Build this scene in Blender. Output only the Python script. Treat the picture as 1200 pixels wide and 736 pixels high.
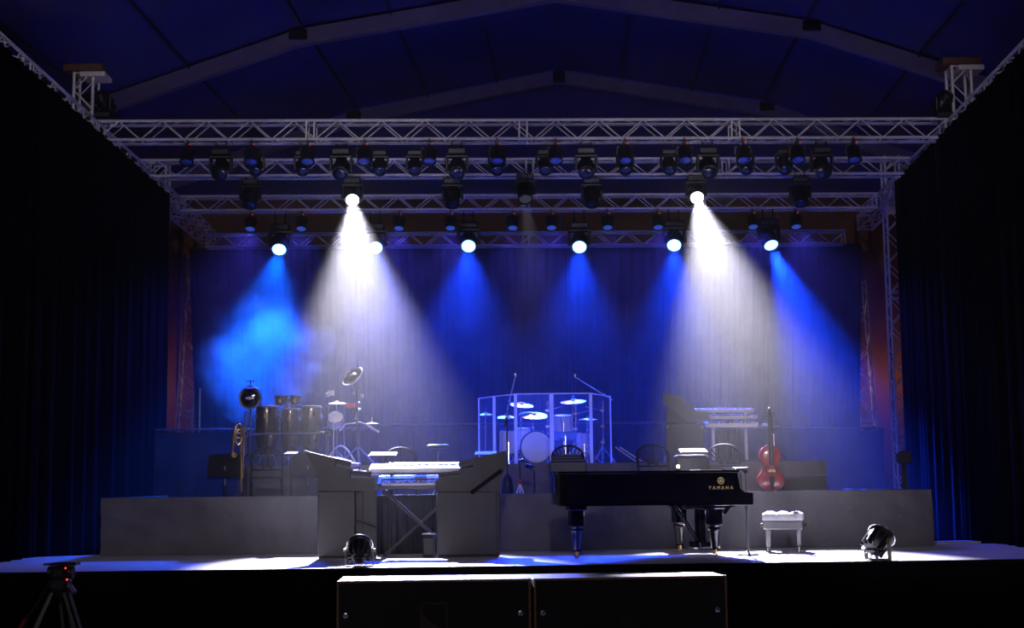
import bpy, bmesh, math, random
from mathutils import Vector, Matrix, Euler
random.seed(7)
R = math.radians
SC = bpy.context.scene
COL = SC.collection
for o in list(bpy.data.objects):
    bpy.data.objects.remove(o)

# ---------------------------------------------------------------- camera
F = 1640.0                                   # focal length in pixels of the 1200 px wide frame
EYE = Vector((0.0, 0.0, 0.87))               # stage floor is z = 0
PITCH = math.atan(197.0 / F)
ROLL = -0.010
CAMROT = Matrix.Rotation(math.pi / 2 + PITCH, 3, 'X') @ Matrix.Rotation(ROLL, 3, 'Z')
cd = bpy.data.cameras.new('camera')
cam = bpy.data.objects.new('camera', cd)
COL.objects.link(cam)
cam.matrix_world = Matrix.Translation(EYE) @ CAMROT.to_4x4()
cd.sensor_fit = 'HORIZONTAL'
cd.sensor_width = 36.0
cd.lens = F / 1200.0 * 36.0
cd.clip_start = 0.1
cd.clip_end = 200
SC.camera = cam

# ---------------------------------------------------------------- world, exposure, house lights
SC.view_settings.view_transform = 'Standard'
SC.view_settings.look = 'None'
SC.view_settings.gamma = 1.0
SC.view_settings.exposure = 0.0
SC.view_settings.use_curve_mapping = False
SC.cycles.max_bounces = 8
SC.cycles.diffuse_bounces = 3
SC.cycles.glossy_bounces = 3
SC.cycles.transparent_max_bounces = 16
SC.cycles.volume_bounces = 0
W = bpy.data.worlds.new('night')
SC.world = W
W.use_nodes = True
W.node_tree.nodes['Background'].inputs['Color'].default_value = (0.06, 0.04, 1.0, 1)
W.node_tree.nodes['Background'].inputs['Strength'].default_value = 0.032


def add_light(name, kind, loc, target, power, color, size=None, blend=None, radius=0.05, parent=None):
    ld = bpy.data.lights.new(name, kind)
    ld.energy = power
    ld.color = color
    if kind == 'SPOT':
        ld.spot_size = R(size)
        ld.spot_blend = blend
        ld.shadow_soft_size = radius
    elif kind == 'POINT':
        ld.shadow_soft_size = radius
    o = bpy.data.objects.new(name, ld)
    COL.objects.link(o)
    d = Vector(target) - Vector(loc)
    m = Matrix.Translation(Vector(loc)) @ d.to_track_quat('-Z', 'Y').to_matrix().to_4x4()
    if parent is not None:
        o.parent = parent
        o.matrix_local = parent.matrix_world.inverted() @ m
    else:
        o.matrix_world = m
    return o


# front-of-house lamps on a tower behind the audience
for hx in (-4.6, 0.0, 4.6):
    add_light('house_light', 'SPOT', (hx * 0.6, -7, 9.0), (hx, 20, 9.0 - 27 * math.tan(R(12.6))), 2400, (0.92, 0.84, 1.0), 21, 0.15, 0.25)
add_light('foreground_fill', 'POINT', (-1.5, -3, 5.0), (0, 0, 0), 600, (1.0, 0.82, 0.7), radius=0.3)  # unseen fill added to brighten the tripod and bass speakers
# unseen warm lamps added behind the backdrop to light the brown wall
WALL_FILL = [((-8.2, 30.3, 3.0), 15), ((8.3, 30.3, 3.0), 15), ((0.0, 30.6, 1.0), 6)]
for loc, p in WALL_FILL:
    add_light('wall_fill', 'POINT', loc, (loc[0], loc[1], 3), p, (1.0, 0.50, 0.32), radius=0.15)

# ---------------------------------------------------------------- pixel helpers: a pixel and a depth give a point in the place


def ray(px, py):
    return CAMROT @ Vector(((px - 600.0) / F, (368.0 - py) / F, -1.0))


def ap(px, py, Y):
    d = ray(px, py)
    return EYE + d * (Y / d.y)


def gp(px, py, z=0.0):
    d = ray(px, py)
    return EYE + d * ((z - EYE.z) / d.z)


def proj(p):
    v = CAMROT.transposed() @ (Vector(p) - EYE)
    return 600 + F * v.x / -v.z, 368 - F * v.y / -v.z


def bx(px, Y, z):
    X = (px - 600) * Y / F
    for _ in range(4):
        X += (px - proj((X, Y, z))[0]) * Y / F
    return Vector((X, Y, z))


# ---------------------------------------------------------------- materials
MATS = {}


def mat(name, color, rough=0.5, metal=0.0, noise=0.12, scale=8.0, bump=0.0, bscale=60.0, spec=0.5, coat=0.0, sheen=0.0):
    if name in MATS:
        return MATS[name]
    m = bpy.data.materials.new(name)
    m.use_nodes = True
    nt = m.node_tree
    b = nt.nodes['Principled BSDF']
    tc = nt.nodes.new('ShaderNodeTexCoord')
    nz = nt.nodes.new('ShaderNodeTexNoise')
    nz.inputs['Scale'].default_value = scale
    nz.inputs['Detail'].default_value = 3
    nt.links.new(tc.outputs['Object'], nz.inputs['Vector'])
    rp = nt.nodes.new('ShaderNodeValToRGB')
    rp.color_ramp.elements[0].position = 0.3
    rp.color_ramp.elements[1].position = 0.7
    rp.color_ramp.elements[0].color = tuple(c * (1 - noise) for c in color) + (1,)
    rp.color_ramp.elements[1].color = tuple(min(1, c * (1 + noise)) for c in color) + (1,)
    nt.links.new(nz.outputs['Fac'], rp.inputs['Fac'])
    nt.links.new(rp.outputs['Color'], b.inputs['Base Color'])
    b.inputs['Roughness'].default_value = rough
    b.inputs['Metallic'].default_value = metal
    b.inputs['Specular IOR Level'].default_value = spec
    b.inputs['Coat Weight'].default_value = coat
    b.inputs['Sheen Weight'].default_value = sheen
    if bump:
        n2 = nt.nodes.new('ShaderNodeTexNoise')
        n2.inputs['Scale'].default_value = bscale
        n2.inputs['Detail'].default_value = 4
        nt.links.new(tc.outputs['Object'], n2.inputs['Vector'])
        bp = nt.nodes.new('ShaderNodeBump')
        bp.inputs['Strength'].default_value = bump
        bp.inputs['Distance'].default_value = 0.05
        nt.links.new(n2.outputs['Fac'], bp.inputs['Height'])
        nt.links.new(bp.outputs['Normal'], b.inputs['Normal'])
    MATS[name] = m
    return m


def emit(name, color, strength):
    m = bpy.data.materials.new(name)
    m.use_nodes = True
    b = m.node_tree.nodes['Principled BSDF']
    b.inputs['Base Color'].default_value = (0.02, 0.02, 0.02, 1)
    b.inputs['Emission Color'].default_value = color + (1,)
    b.inputs['Emission Strength'].default_value = strength
    return m


ALU = mat('aluminium', (0.80, 0.77, 0.77), 0.42, 0.15, 0.08, 20)
BLACKP = mat('black plastic', (0.010, 0.010, 0.012), 0.42, 0, 0.2, 30)
BLACKM = mat('black metal', (0.012, 0.012, 0.014), 0.4, 0.0, 0.2, 30)
GREYP = mat('grey plastic', (0.07, 0.07, 0.08), 0.4, 0, 0.1, 30)
CHROME = mat('chrome', (0.75, 0.75, 0.78), 0.18, 0.9, 0.04, 10)
BRASS = mat('brass', (0.85, 0.55, 0.22), 0.22, 0.85, 0.08, 10)
GOLD = mat('gold lettering', (0.9, 0.62, 0.22), 0.4, 0.2, 0.05, 10)
CYMB = mat('cymbal bronze', (0.62, 0.48, 0.26), 0.35, 0.7, 0.12, 18)
LACQ = mat('black lacquer', (0.006, 0.006, 0.007), 0.06, 0, 0.1, 5, coat=0.8)
VELVET = mat('black drape', (0.002, 0.002, 0.003), 0.95, 0, 0.3, 3, spec=0.05)
BACKD = mat('backdrop cloth', (0.030, 0.030, 0.036), 0.95, 0, 0.3, 2.5, 0.15, 25, spec=0.05)
RISERC = mat('grey riser cloth', (0.135, 0.13, 0.14), 0.9, 0, 0.14, 2.2, 0.5, 5, spec=0.1)
RISERT = mat('riser deck', (0.10, 0.10, 0.11), 0.7, 0, 0.2, 6)
DECKM = mat('stage deck', (0.55, 0.54, 0.55), 0.6, 0, 0.06, 1.5, 0.08, 40, spec=0.3)
SKIRT = mat('stage skirt', (0.008, 0.007, 0.009), 0.9, 0, 0.3, 2, spec=0.05)
GROUND = mat('ground', (0.012, 0.011, 0.012), 0.9, 0, 0.3, 2)
TENT = mat('tent fabric', (0.085, 0.08, 0.25), 0.8, 0, 0.12, 0.8, 0.1, 3, spec=0.1)
TENTW = mat('tent wall cloth', (0.16, 0.07, 0.05), 0.85, 0, 0.15, 1.2, 0.1, 4, spec=0.1)
PURL = mat('purlin tube', (0.05, 0.045, 0.10), 0.6)
RIB = mat('roof beam', (0.26, 0.22, 0.34), 0.5, 0.1, 0.1, 4)
CABM = mat('charcoal cabinet', (0.038, 0.037, 0.037), 0.5, 0, 0.15, 4, 0.05, 60)
WHITEP = mat('white plastic', (0.78, 0.78, 0.80), 0.35, 0, 0.03, 10)
SILVERP = mat('silver plastic', (0.45, 0.46, 0.5), 0.35, 0.3, 0.05, 10)
PAPER = mat('white paper', (0.85, 0.85, 0.85), 0.7, 0, 0.02, 10)
DRUMW = mat('white drum shell', (0.62, 0.60, 0.62), 0.3, 0, 0.06, 12, coat=0.4)
HEADM = mat('drum head', (0.7, 0.68, 0.62), 0.6, 0, 0.06, 10)
BHEAD = mat('bass drum head', (0.75, 0.73, 0.70), 0.6, 0, 0.10, 5)
CONGA = mat('dark conga shell', (0.022, 0.016, 0.016), 0.25, 0, 0.25, 14, coat=0.5)
REDB = mat('red plastic', (0.5, 0.03, 0.05), 0.4, 0, 0.1, 10)
CELLO = mat('red cello varnish', (0.30, 0.04, 0.045), 0.16, 0, 0.25, 9, coat=0.8)
EBONY = mat('ebony', (0.008, 0.007, 0.007), 0.6, 0, 0.2, 20, spec=0.2)
CHAIRM = mat('matt black chair', (0.006, 0.006, 0.008), 0.6, 0, 0.2, 20, spec=0.2)
LEATHER = mat('grey bench leather', (0.40, 0.39, 0.41), 0.35, 0, 0.08, 14, 0.1, 60)
BENCHW = mat('bench lacquer', (0.16, 0.155, 0.16), 0.2, 0, 0.1, 10, coat=0.4)
GRILLE = mat('speaker grille', (0.010, 0.008, 0.008), 0.8, 0, 0.2, 200)
EDGE = mat('worn cabinet edge', (0.20, 0.13, 0.07), 0.7, 0, 0.3, 30)
CAPM = mat('rusty tower head', (0.12, 0.05, 0.03), 0.6, 0, 0.2, 12)
LENSU = mat('unlit blue lens', (0.10, 0.16, 0.55), 0.12, 0, 0.1, 40, coat=0.6)
LENSD = mat('dark lens', (0.02, 0.025, 0.04), 0.05, 0, 0.1, 10, coat=1.0)
BEAMW = emit('lit white lens', (1, 1, 1), 30)
BEAMB = emit('lit blue lens', (0.16, 0.5, 1.0), 7)
WASHB = emit('dim blue lens', (0.05, 0.12, 0.8), 0.5)
LEDR = emit('red indicator', (1, 0.05, 0.03), 1.6)
BRACKET = mat('yellow grey bracket', (0.22, 0.20, 0.17), 0.5, 0.3, 0.1, 20)


def acrylic():
    m = bpy.data.materials.new('clear acrylic')
    m.use_nodes = True
    nt = m.node_tree
    nt.nodes.remove(nt.nodes['Principled BSDF'])
    out = nt.nodes['Material Output']
    tr = nt.nodes.new('ShaderNodeBsdfTransparent')
    tr.inputs['Color'].default_value = (0.93, 0.95, 0.98, 1)
    gl = nt.nodes.new('ShaderNodeBsdfGlossy')
    gl.inputs['Roughness'].default_value = 0.08
    df = nt.nodes.new('ShaderNodeBsdfTranslucent')
    df.inputs['Color'].default_value = (0.8, 0.85, 0.9, 1)
    lw = nt.nodes.new('ShaderNodeLayerWeight')
    lw.inputs['Blend'].default_value = 0.5
    pw = nt.nodes.new('ShaderNodeMath')
    pw.operation = 'POWER'
    pw.inputs[1].default_value = 4.0
    nt.links.new(lw.outputs['Facing'], pw.inputs[0])
    fr = nt.nodes.new('ShaderNodeMath')
    fr.operation = 'MULTIPLY_ADD'
    fr.inputs[1].default_value = 0.5
    fr.inputs[2].default_value = 0.03
    nt.links.new(pw.outputs[0], fr.inputs[0])
    nz = nt.nodes.new('ShaderNodeTexNoise')
    nz.inputs['Scale'].default_value = 2.5
    mp = nt.nodes.new('ShaderNodeMapRange')
    mp.inputs['To Min'].default_value = 0.02
    mp.inputs['To Max'].default_value = 0.03
    m1 = nt.nodes.new('ShaderNodeMixShader')
    m2 = nt.nodes.new('ShaderNodeMixShader')
    nt.links.new(nz.outputs['Fac'], mp.inputs['Value'])
    nt.links.new(mp.outputs['Result'], m1.inputs['Fac'])
    nt.links.new(tr.outputs[0], m1.inputs[1])
    nt.links.new(df.outputs[0], m1.inputs[2])
    nt.links.new(fr.outputs[0], m2.inputs['Fac'])
    nt.links.new(m1.outputs[0], m2.inputs[1])
    nt.links.new(gl.outputs[0], m2.inputs[2])
    nt.links.new(m2.outputs[0], out.inputs['Surface'])
    return m


def frosted():
    m = bpy.data.materials.new('acrylic edge')
    m.use_nodes = True
    nt = m.node_tree
    nt.nodes.remove(nt.nodes['Principled BSDF'])
    out = nt.nodes['Material Output']
    a = nt.nodes.new('ShaderNodeBsdfTranslucent')
    b = nt.nodes.new('ShaderNodeBsdfDiffuse')
    nz = nt.nodes.new('ShaderNodeTexNoise')
    nz.inputs['Scale'].default_value = 6
    for s in (a, b):
        s.inputs['Color'].default_value = (0.85, 0.9, 0.95, 1)
    mx = nt.nodes.new('ShaderNodeMixShader')
    nt.links.new(nz.outputs['Fac'], mx.inputs['Fac'])
    nt.links.new(a.outputs[0], mx.inputs[1])
    nt.links.new(b.outputs[0], mx.inputs[2])
    nt.links.new(mx.outputs[0], out.inputs['Surface'])
    return m


ACRYL = acrylic()
FROST = frosted()


# ---------------------------------------------------------------- mesh helpers
class MB:
    def __init__(self):
        self.bm = bmesh.new()

    def _new(self, vs, fs):
        vv = [self.bm.verts.new(v) for v in vs]
        for f in fs:
            try:
                self.bm.faces.new([vv[i] for i in f])
            except ValueError:
                pass
        return vv

    def box(self, x0, x1, y0, y1, z0, z1, bev=0.0, M=None, seg=1):
        vs = [Vector((x, y, z)) for z in (z0, z1) for y in (y0, y1) for x in (x0, x1)]
        if bev:
            t = bmesh.new()
            vv = [t.verts.new(v) for v in vs]
            for f in ((0, 2, 3, 1), (4, 5, 7, 6), (0, 1, 5, 4), (2, 6, 7, 3), (0, 4, 6, 2), (1, 3, 7, 5)):
                t.faces.new([vv[i] for i in f])
            bmesh.ops.bevel(t, geom=list(t.edges), offset=bev, segments=seg, affect='EDGES', profile=0.5)
            t.verts.index_update()
            vs2 = [M @ v.co if M else v.co.copy() for v in t.verts]
            fs2 = [[v.index for v in f.verts] for f in t.faces]
            t.free()
            self._new(vs2, fs2)
        else:
            if M:
                vs = [M @ v for v in vs]
            self._new(vs, ((0, 2, 3, 1), (4, 5, 7, 6), (0, 1, 5, 4), (2, 6, 7, 3), (0, 4, 6, 2), (1, 3, 7, 5)))
        return self

    def cyl(self, p, q, r, r2=None, n=10, cap=True):
        p, q = Vector(p), Vector(q)
        r2 = r if r2 is None else r2
        d = (q - p)
        M = d.to_track_quat('Z', 'Y').to_matrix()
        vs = []
        for c, rr in ((p, r), (q, r2)):
            for i in range(n):
                a = 2 * math.pi * i / n
                vs.append(c + M @ Vector((rr * math.cos(a), rr * math.sin(a), 0)))
        fs = [(i, (i + 1) % n, n + (i + 1) % n, n + i) for i in range(n)]
        if cap:
            fs += [tuple(range(n - 1, -1, -1)), tuple(range(n, 2 * n))]
        self._new(vs, fs)
        return self

    def tube(self, pts, r, n=7, closed=False):
        pts = [Vector(p) for p in pts]
        N = len(pts)
        vs, fs = [], []
        prev = None
        for i, p in enumerate(pts):
            a = pts[(i - 1) % N] if (closed or i > 0) else p
            b = pts[(i + 1) % N] if (closed or i < N - 1) else p
            t = (b - a).normalized()
            if prev is None:
                u = t.orthogonal().normalized()
            else:
                u = (prev - t * prev.dot(t)).normalized()
            prev = u
            w = t.cross(u)
            for k in range(n):
                an = 2 * math.pi * k / n
                vs.append(p + (u * math.cos(an) + w * math.sin(an)) * r)
        for i in range(N if closed else N - 1):
            j = (i + 1) % N
            for k in range(n):
                fs.append((i * n + k, i * n + (k + 1) % n, j * n + (k + 1) % n, j * n + k))
        if not closed:
            fs += [tuple(range(n - 1, -1, -1)), tuple(range((N - 1) * n, N * n))]
        self._new(vs, fs)
        return self

    def lathe(self, prof, n=20, M=None):
        vs, fs = [], []
        for r, z in prof:
            for i in range(n):
                a = 2 * math.pi * i / n
                v = Vector((r * math.cos(a), r * math.sin(a), z))
                vs.append(M @ v if M else v)
        m = len(prof)
        for j in range(m - 1):
            for i in range(n):
                fs.append((j * n + i, j * n + (i + 1) % n, (j + 1) * n + (i + 1) % n, (j + 1) * n + i))
        fs += [tuple(range(n - 1, -1, -1)), tuple(range((m - 1) * n, m * n))]
        self._new(vs, fs)
        return self

    def prism(self, poly, a, b, axis='Y', M=None):
        """poly in XZ extruded along Y (axis Y), in XY extruded along Z (axis Z) or in YZ extruded along X"""
        def mk(u, v, w):
            p = Vector((u, w, v)) if axis == 'Y' else Vector((u, v, w)) if axis == 'Z' else Vector((w, u, v))
            return M @ p if M else p
        n = len(poly)
        vs = [mk(u, v, a) for u, v in poly] + [mk(u, v, b) for u, v in poly]
        fs = [(i, (i + 1) % n, n + (i + 1) % n, n + i) for i in range(n)] + [tuple(range(n - 1, -1, -1)), tuple(range(n, 2 * n))]
        self._new(vs, fs)
        return self

    def torus(self, c, Rr, r, M=None, n=24, k=7):
        c = Vector(c)
        pts = []
        for i in range(n):
            a = 2 * math.pi * i / n
            v = Vector((Rr * math.cos(a), Rr * math.sin(a), 0))
            pts.append(c + (M @ v if M else v))
        return self.tube(pts, r, k, True)

    def ball(self, c, r, s=(1, 1, 1), n=10, M=None):
        prof = [(max(1e-4, math.sin(math.pi * i / n)) * r, -math.cos(math.pi * i / n) * r) for i in range(n + 1)]
        T = Matrix.Translation(Vector(c)) @ (M.to_4x4() if M else Matrix()) @ Matrix.Diagonal((*s, 1))
        return self.lathe(prof, 2 * n, T)

    def grid(self, f, nu, nv):
        vs = [Vector(f(i / nu, j / nv)) for j in range(nv + 1) for i in range(nu + 1)]
        fs = [(j * (nu + 1) + i, j * (nu + 1) + i + 1, (j + 1) * (nu + 1) + i + 1, (j + 1) * (nu + 1) + i)
              for j in range(nv) for i in range(nu)]
        self._new(vs, fs)
        return self

    def mesh(self, name, m, sharp=35):
        bmesh.ops.recalc_face_normals(self.bm, faces=list(self.bm.faces))
        me = bpy.data.meshes.new(name)
        self.bm.to_mesh(me)
        self.bm.free()
        me.polygons.foreach_set('use_smooth', [True] * len(me.polygons))
        me.set_sharp_from_angle(angle=R(sharp))
        me.materials.append(m)
        return me

    def obj(self, name, m, parent=None, sharp=35):
        o = bpy.data.objects.new(name, self.mesh(name, m, sharp))
        COL.objects.link(o)
        if parent is not None:
            o.parent = parent
        return o


def tag(o, label=None, cat=None, group=None, kind=None):
    if label:
        o['label'] = label
    if cat:
        o['category'] = cat
    if group:
        o['group'] = group
    if kind:
        o['kind'] = kind
    return o


def thing(name, label, cat, loc=(0, 0, 0), rz=0.0, group=None, matrix=None, scale=1.0):
    o = bpy.data.objects.new(name, None)
    o.empty_display_size = 0.1
    COL.objects.link(o)
    o.matrix_world = matrix if matrix is not None else (Matrix.Translation(Vector(loc)) @ Matrix.Rotation(rz, 4, 'Z') @ Matrix.Diagonal((scale, scale, scale, 1)))
    return tag(o, label, cat, group)


def kids(o):
    return [c for c in bpy.data.objects if c.parent == o]


def dup(root, loc, label, rz=None, group=None):
    r = root.copy()
    COL.objects.link(r)
    r.location = loc
    if rz is not None:
        r.rotation_euler.z = rz
    r['label'] = label
    if group:
        r['group'] = group
    for ch in kids(root):
        c = ch.copy()
        COL.objects.link(c)
        c.parent = r
        for g in kids(ch):
            d = g.copy()
            COL.objects.link(d)
            d.parent = c
    return r


def inst(name, me, parent, M):
    o = bpy.data.objects.new(name, me)
    COL.objects.link(o)
    o.parent = parent
    o.matrix_local = M
    return o


def frame(A, B, up=(0, 0, 1)):
    """matrix whose X runs from A to B"""
    A, B = Vector(A), Vector(B)
    x = (B - A).normalized()
    up = Vector(up)
    y = up.cross(x).normalized()
    z = x.cross(y)
    return Matrix(((x.x, y.x, z.x, A.x), (x.y, y.y, z.y, A.y), (x.z, y.z, z.z, A.z), (0, 0, 0, 1)))


def rod_M(p, q):
    p, q = Vector(p), Vector(q)
    return Matrix.Translation(p) @ (q - p).to_track_quat('Z', 'Y').to_matrix().to_4x4()


ORD = ['leftmost', 'second', 'third', 'fourth', 'fifth', 'sixth', 'seventh', 'eighth', 'ninth', 'tenth', 'eleventh', 'rightmost']


def nth(i, n):
    if i == 0:
        return 'leftmost'
    if i == n - 1:
        return 'rightmost'
    return ORD[i] + ' from left'


# ================================================================ LARGE STRUCTURE
GZ = -1.05
o = MB().box(-16, 16, 1.5, 40, GZ - 0.1, GZ).obj('floor', GROUND)
tag(o, kind='structure')

# stage deck: full width at the front, narrower under the risers
fl = gp(0, 671.5)
fr = gp(1200, 655.5)
dv = fr - fl
FL = fl - dv * 0.35
FR = fr + dv * 0.35
bl = gp(0, 654.5)
bl2 = gp(120, 650)
br2 = gp(1092, 637.5)
br = gp(1200, 636.8)
BL = bl + (bl - bl2) * 2.6
BR = br + (br - br2) * 2.4
poly = [(FL.x, FL.y), (FR.x, FR.y), (BR.x, BR.y), (br2.x, br2.y), (br2.x - 0.05, 23.0), (bl2.x + 0.1, 23.0), (bl2.x, bl2.y), (BL.x, BL.y)]
deck = MB().prism(poly, -0.06, 0.0, 'Z').obj('stage_deck', DECKM)
tag(deck, kind='structure')
MB().prism([(p[0], p[1] + 0.02) for p in poly], GZ, -0.06, 'Z').obj('deck_base', SKIRT, deck)
fdir = (FR - FL).normalized()


def front(t, off=0.0):
    return FL + (FR - FL) * t + Vector((fdir.y, -fdir.x, 0)) * off


def skf(u, v):
    p = front(u, 0.03 + 0.018 * math.sin(u * 260) * (1 - 0.5 * v))
    return (p.x, p.y, GZ + (-0.03 - GZ) * v)


sk = MB().grid(skf, 420, 3).obj('skirt', SKIRT, deck)
bz = MB()
M = frame(front(0, 0.0), front(1, 0.0))
bz.box(0, (FR - FL).length, -0.045, -0.005, -0.05, 0.004, M=M)
bz.obj('edge_trim', SKIRT, deck)

# tent: roof ribs, purlins, fabric panels
def prof_px(pts, Y):
    return [(ap(x, y, Y).x, ap(x, y, Y).z) for x, y in pts]


RIB1 = prof_px([(130, 112), (350, 36), (650, -17), (950, 26), (1167, 96)], 25.0)
RIB2 = prof_px([(230, 196), (415, 131), (655, 83), (898, 121), (1085, 186)], 30.9)


def grow(p):
    (xa, za), (xb, zb) = p[0], p[1]
    (xc, zc), (xd, zd) = p[4], p[3]
    return [(xa + (xa - xb) * 0.45, za + (za - zb) * 0.45)] + p[1:4] + [(xc + (xc - xd) * 0.45, zc + (zc - zd) * 0.45)]


RIB1, RIB2 = grow(RIB1), grow(RIB2)
RIB0 = [(x - 0.25, z) for x, z in RIB1]
PROF = {17.0: RIB0, 25.0: RIB1, 30.9: RIB2, 31.2: RIB2}


def rib_profile(Y, cx, k):
    return PROF[Y]


RIBS = [(17.0, 0.68), (25.0, 0.78), (30.9, 0.98)]
ceil = thing('ceiling', None, None, (0, 25, 9))
tag(ceil, kind='structure')


def cpart(mb, name, m):
    o = mb.obj(name, m)
    o.parent = ceil
    o.matrix_parent_inverse = ceil.matrix_world.inverted()
    return o


def thick_line(prof, t):
    """polyline (x,z) to closed polygon of vertical thickness t below it"""
    return prof + [(x, z - t) for x, z in reversed(prof)]


for Y, cx in RIBS:
    pr = rib_profile(Y, cx, 1)
    for s in range(4):
        seg = [pr[s], pr[s + 1]]
        cpart(MB().prism(thick_line(seg, 0.30), Y - 0.09, Y + 0.09), 'rib', RIB)
        for fy in (-0.11, 0.11):
            pass
    for s in (1, 3):
        x, z = pr[s]
        cpart(MB().box(x - 0.17, x + 0.17, Y - 0.12, Y + 0.12, z - 0.20, z + 0.0, 0.02), 'rib_plate', BLACKM)
    x, z = pr[2]
    cpart(MB().box(x - 0.14, x + 0.14, Y - 0.12, Y + 0.12, z - 0.30, z + 0.0, 0.02), 'rib_plate', BLACKM)
for a in range(2):
    Y0, c0 = RIBS[a]
    Y1, c1 = RIBS[a + 1]
    p0, p1 = rib_profile(Y0, c0, 1), rib_profile(Y1, c1, 1)
    for s in range(4):
        A, B = p0[s], p0[s + 1]
        A1, B1 = p1[s], p1[s + 1]

        def f(u, v, A=A, B=B, A1=A1, B1=B1):
            x = (A[0] + (B[0] - A[0]) * u) * (1 - v) + (A1[0] + (B1[0] - A1[0]) * u) * v
            z = (A[1] + (B[1] - A[1]) * u) * (1 - v) + (A1[1] + (B1[1] - A1[1]) * u) * v
            return (x, Y0 + (Y1 - Y0) * v, z + 0.06 + 0.10 * math.sin(math.pi * v) * math.sin(math.pi * u))
        cpart(MB().grid(f, 6, 8), 'roof_panel', TENT)
        for t in ((0.25, 0.6) if s in (0, 3) else (0.02, 0.36, 0.7)):
            tt = t if s < 2 else 1 - t
            xa, za = A[0] + (B[0] - A[0]) * tt, A[1] + (B[1] - A[1]) * tt
            xb, zb = A1[0] + (B1[0] - A1[0]) * tt, A1[1] + (B1[1] - A1[1]) * tt
            cpart(MB().box(-0.02, 0.02, 0, 1, -0.04, 0.03,
                           M=Matrix(((1, xb - xa, 0, xa), (0, Y1 - Y0, 0, Y0), (0, zb - za, 1, za), (0, 0, 0, 1)))), 'purlin', PURL)
    # diagonal wind brace cable
# gable and walls
gab = rib_profile(31.2, 0.98, 1)
wb = MB().prism([(gab[0][0], 4.7)] + gab + [(gab[-1][0], 4.7)], 31.2, 31.3).obj('wall_back', TENT)
tag(wb, kind='structure')
pan = 16
for i in range(pan):
    x0 = RIB2[0][0] + i * (RIB2[4][0] - RIB2[0][0]) / pan
    w = (RIB2[4][0] - RIB2[0][0]) / pan

    def f(u, v, x0=x0, w=w):
        return (x0 + (w - 0.05) * u, 31.16 - 0.07 * math.sin(math.pi * u) - 0.03 * math.sin(v * 5 + x0), GZ + (7.3 - GZ) * v)
    MB().grid(f, 8, 6).obj('wall_panel', TENTW, wb)
for s, nm in ((-1, 'wall_left'), (1, 'wall_right')):
    e1, e2 = (RIB1[0], RIB2[0]) if s < 0 else (RIB1[4], RIB2[4])
    w_ = MB()
    w_.prism([(e1[0], 12.0), (e1[0], 25.0), (e2[0], 31.4), (e2[0] + s * 0.1, 31.4), (e1[0] + s * 0.1, 25.0), (e1[0] + s * 0.1, 12.0)], GZ, e1[1] + 0.12, 'Z')
    w_ = w_.obj(nm, TENTW)
    tag(w_, kind='structure')


# ================================================================ TRUSSES
def truss(name, label, A, B, up=(0, 0, 1), w=0.29, half=0.33, group=None, join=3.0, cr=0.024, br=0.011):
    A, B = Vector(A), Vector(B)
    L = (B - A).length
    root = thing(name, label, 'truss', matrix=frame(A, B, up), group=group)
    h = w / 2
    cm = MB().cyl((0, 0, 0), (L, 0, 0), cr, n=8).mesh('chord', ALU)
    corners = [(-h, -h), (h, -h), (h, h), (-h, h)]
    for y, z in corners:
        inst('chord', cm, root, Matrix.Translation((0, y, z)))
    n = max(2, int(round(L / half)))
    step = L / n
    bm_ = MB().cyl((0, 0, 0), (0, 0, math.hypot(step, w)), br, n=6, cap=False).mesh('brace', ALU)
    for k in range(4):
        c0, c1 = corners[k], corners[(k + 1) % 4]
        for i in range(n):
            a, b = (c0, c1) if (i + (k // 2)) % 2 == 0 else (c1, c0)
            inst('brace', bm_, root, rod_M((i * step, *a), ((i + 1) * step, *b)))
    sm = MB()
    for k in range(4):
        sm.cyl((0, *corners[k]), (0, *corners[(k + 1) % 4]), br * 1.2, n=6, cap=False)
    sm = sm.mesh('end_frame', ALU)
    xs = [0.03, L - 0.03]
    m = int(L // join)
    for j in range(1, m):
        xs += [j * L / m - 0.06, j * L / m + 0.06]
    for x in xs:
        inst('end_frame', sm, root, Matrix.Translation((x, 0, 0)))
    return root


HB = 5.97            # height of the truss bottoms above the deck
HC = HB + 0.145


def sidept(px, py):
    return gp(px, py, HB)


T1a, T1b = ap(113, 163.8, 20.8), ap(1111, 160.8, 20.9)
T2a, T2b = ap(160, 206.5, 23.3), ap(1080, 203.5, 23.4)
T3a, T3b = ap(203, 247, 26.1), ap(1029, 243.5, 26.2)
T4a, T4b = ap(240, 289.5, 29.0), ap(992, 285.5, 29.1)
up_ = Vector((0, 0.145, 0.145))
truss('lighting_truss', 'frontmost aluminium box truss across the stage, brightest of the four', T1a + up_, T1b + up_, w=0.29)
truss('lighting_truss', 'second aluminium box truss from the front, behind the largest lights', T2a + up_, T2b + up_, w=0.27)
truss('lighting_truss', 'third aluminium box truss from the front, carrying the lit blue heads', T3a + up_, T3b + up_, w=0.27)
truss('lighting_truss', 'rearmost and lowest aluminium truss along the top of the backdrop', T4a + up_, T4b + up_, w=0.27)

# side trusses run front to back above the black wings
LW0, LW1 = gp(-60, 30, HB), gp(190, 240, HB)
RW0, RW1 = gp(1262, 30, HB), gp(1060, 225, HB)


def ext(a, b, t):
    return a + (b - a) * t


upz = Vector((0, 0, 0.155))
sl = truss('side_truss', 'aluminium truss running front to back above the left black wing', ext(LW0, LW1, -0.36) + upz, ext(LW0, LW1, 1.42) + upz)
sr = truss('side_truss', 'aluminium truss running front to back above the right black wing', ext(RW0, RW1, -0.36) + upz, ext(RW0, RW1, 1.42) + upz)


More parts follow.
